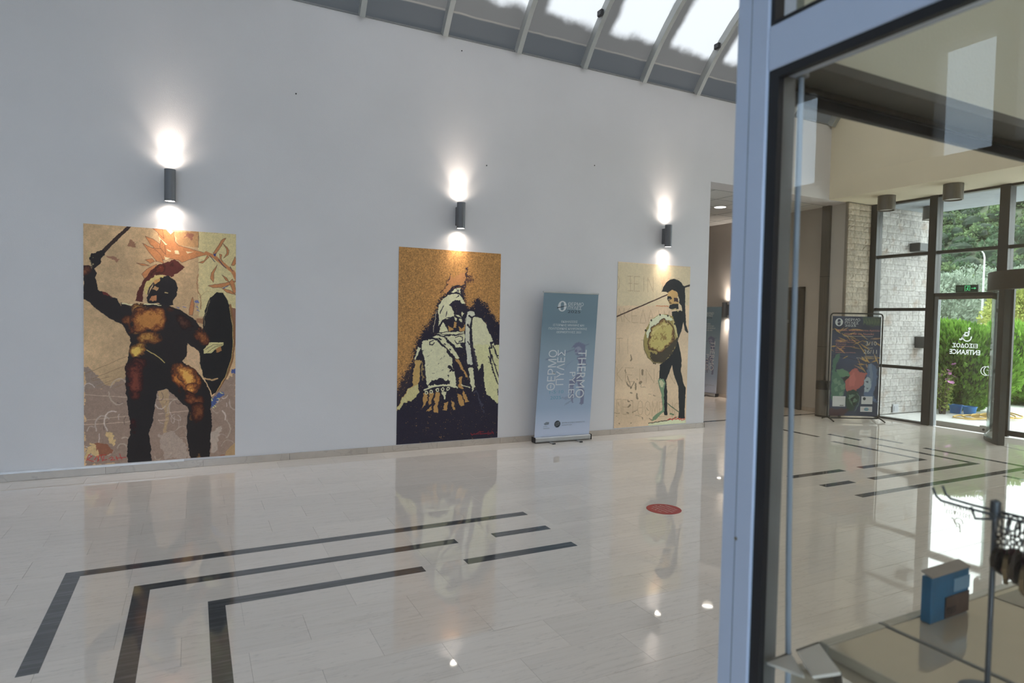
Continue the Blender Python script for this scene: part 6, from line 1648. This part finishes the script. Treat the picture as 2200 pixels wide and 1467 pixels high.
bn = thing('swing_top_bin', 'steel pedestal bin with black swing top left of the poster stand', 'bin', (10.235, 7.69, 0))
obj('body', MB().lathe([(0, .0), (.118, 0), (.122, .01), (.122, .50), (0, .50)], n=36), steeldark, bn, world=False, smooth=True)
obj('lid', MB().lathe([(.126, .49), (.127, .57), (.120, .64), (.0, .655)], n=36), blackplastic, bn, world=False, smooth=True)
obj('flap', MB().bevel_box(-.07, .07, -.126, -.112, .53, .61, .003), blackplastic, bn, world=False)
obj('foot_ring', MB().lathe([(.124, 0), (.127, .004), (.127, .02), (.122, .024)], n=36), blackplastic, bn, world=False, smooth=True)

# ================================================================== small things
rs = thing('floor_sticker', 'round red floor sticker with white lettering on the beige marble', 'sticker', (3.715, 4.325, .0005))
obj('disc', MB().lathe([(0, .0012), (.152, .0012), (.153, 0)], n=48), mat('red_vinyl', (.40, .018, .028), .35, var=.03), rs, world=False)
lt = bpy.data.objects.new('sticker_lines', None); link(lt, rs); lt.rotation_euler = (-math.pi / 2, 0, math.radians(-88)); lt.location = (0, 0, .0016)
stw = mat('sticker_white', (.72, .62, .60), .5)
for i, (s, a) in enumerate([('ΠΑΡΑΚΑΛΟΥΜΕ', .075), ('ΚΡΑΤΗΣΤΕ', .095), ('ΑΠΟΣΤΑΣΕΙΣ', .115), ('ΑΣΦΑΛΕΙΑΣ', .10), ('1,5 m', .06)]):
    zc = .085 - .042 * i
    o = letters('lettering', s, (-a, a, zc - .010, zc + .010), stw, lt, y=0)
    # lay the row flat on the disc
    c_, s_ = math.cos(math.radians(-88)), math.sin(math.radians(-88))
    for v in o.data.vertices:
        x_, y_ = v.co.x, v.co.z; v.co = (c_ * x_ - s_ * y_, s_ * x_ + c_ * y_, .0016)
    o.parent = rs
bpy.data.objects.remove(lt)

vg = thing('ventilation_grille', 'dark louvred ventilation grille high on the white wall past the opening', 'grille', (8.575, WY - .001, 4.075))
obj('frame', MB().box(0, .325, -.012, 0, 0, .015).box(0, .325, -.012, 0, .215, .23).box(0, .015, -.012, 0, 0, .23).box(.31, .325, -.012, 0, 0, .23), mat('grille_grey', (.30, .30, .30), .5), vg, world=False)
obj('backing', MB().box(.01, .315, -.003, 0, .01, .22), blackplastic, vg, world=False)
for k in range(11): obj('slat', MB().add([(.012, -.012, .022 + k * .018), (.313, -.012, .022 + k * .018), (.313, -.003, .030 + k * .018), (.012, -.003, .030 + k * .018), (.012, -.012, .020 + k * .018), (.313, -.012, .020 + k * .018), (.313, -.003, .028 + k * .018), (.012, -.003, .028 + k * .018)], [(0, 1, 2, 3), (7, 6, 5, 4), (0, 4, 5, 1), (1, 5, 6, 2), (2, 6, 7, 3), (3, 7, 4, 0)]), MATS['grille_grey'], vg, world=False)

def disc_light(x, y, label, power):
    t = thing('recessed_downlight', label, 'ceiling light', (x, y, 3.856), group='round corridor downlights')
    obj('trim_ring', MB().lathe([(.105, 0), (.125, -.001), (.125, -.008), (.105, -.006), (.105, 0)], n=32), ceilwhite, t, world=False, smooth=True)
    obj('lens', MB().lathe([(0, -.004), (.106, -.004), (.106, -.002), (0, -.002)], n=28), emit('disc_glow', (1, .96, .9), 5.0), t, world=False)
    ld = bpy.data.lights.new('lamp', 'SPOT'); ld.energy = power; ld.color = (1, .86, .70); ld.spot_size = 2.4; ld.spot_blend = .8; ld.shadow_soft_size = .1
    lo = bpy.data.objects.new('lamp_beam', ld); link(lo, t); lo.location = (0, 0, -.02)
disc_light(8.93, 9.05, 'lit round downlight in the corridor ceiling tiles beyond the opening', 45)
disc_light(8.93, 11.45, 'lit round downlight farther back in the corridor ceiling', 55)  # extra downlight out of view, there to light the corridor
# fixing marks left in the wall paint
for i, (x, z) in enumerate([(1.02, 4.12), (3.37, 3.9 - .28), (5.03, 3.83), (3.0, 5.0)]):
    t = thing('wall_plug', ['small dark wall plug high between the left and middle wall lights', 'small dark wall plug just right of the middle wall light', 'small dark wall plug nearer the right wall light', 'small dark wall plug just under the roof ribs'][i], 'wall plug', (x, WY, z), group='old fixings in the white wall')
    obj('plug', MB().lathe([(0, 0), (.008, 0), (.008, .004), (0, .006)], n=10).xform(Matrix.Rotation(math.pi / 2, 4, 'X')), blackplastic, t, world=False)
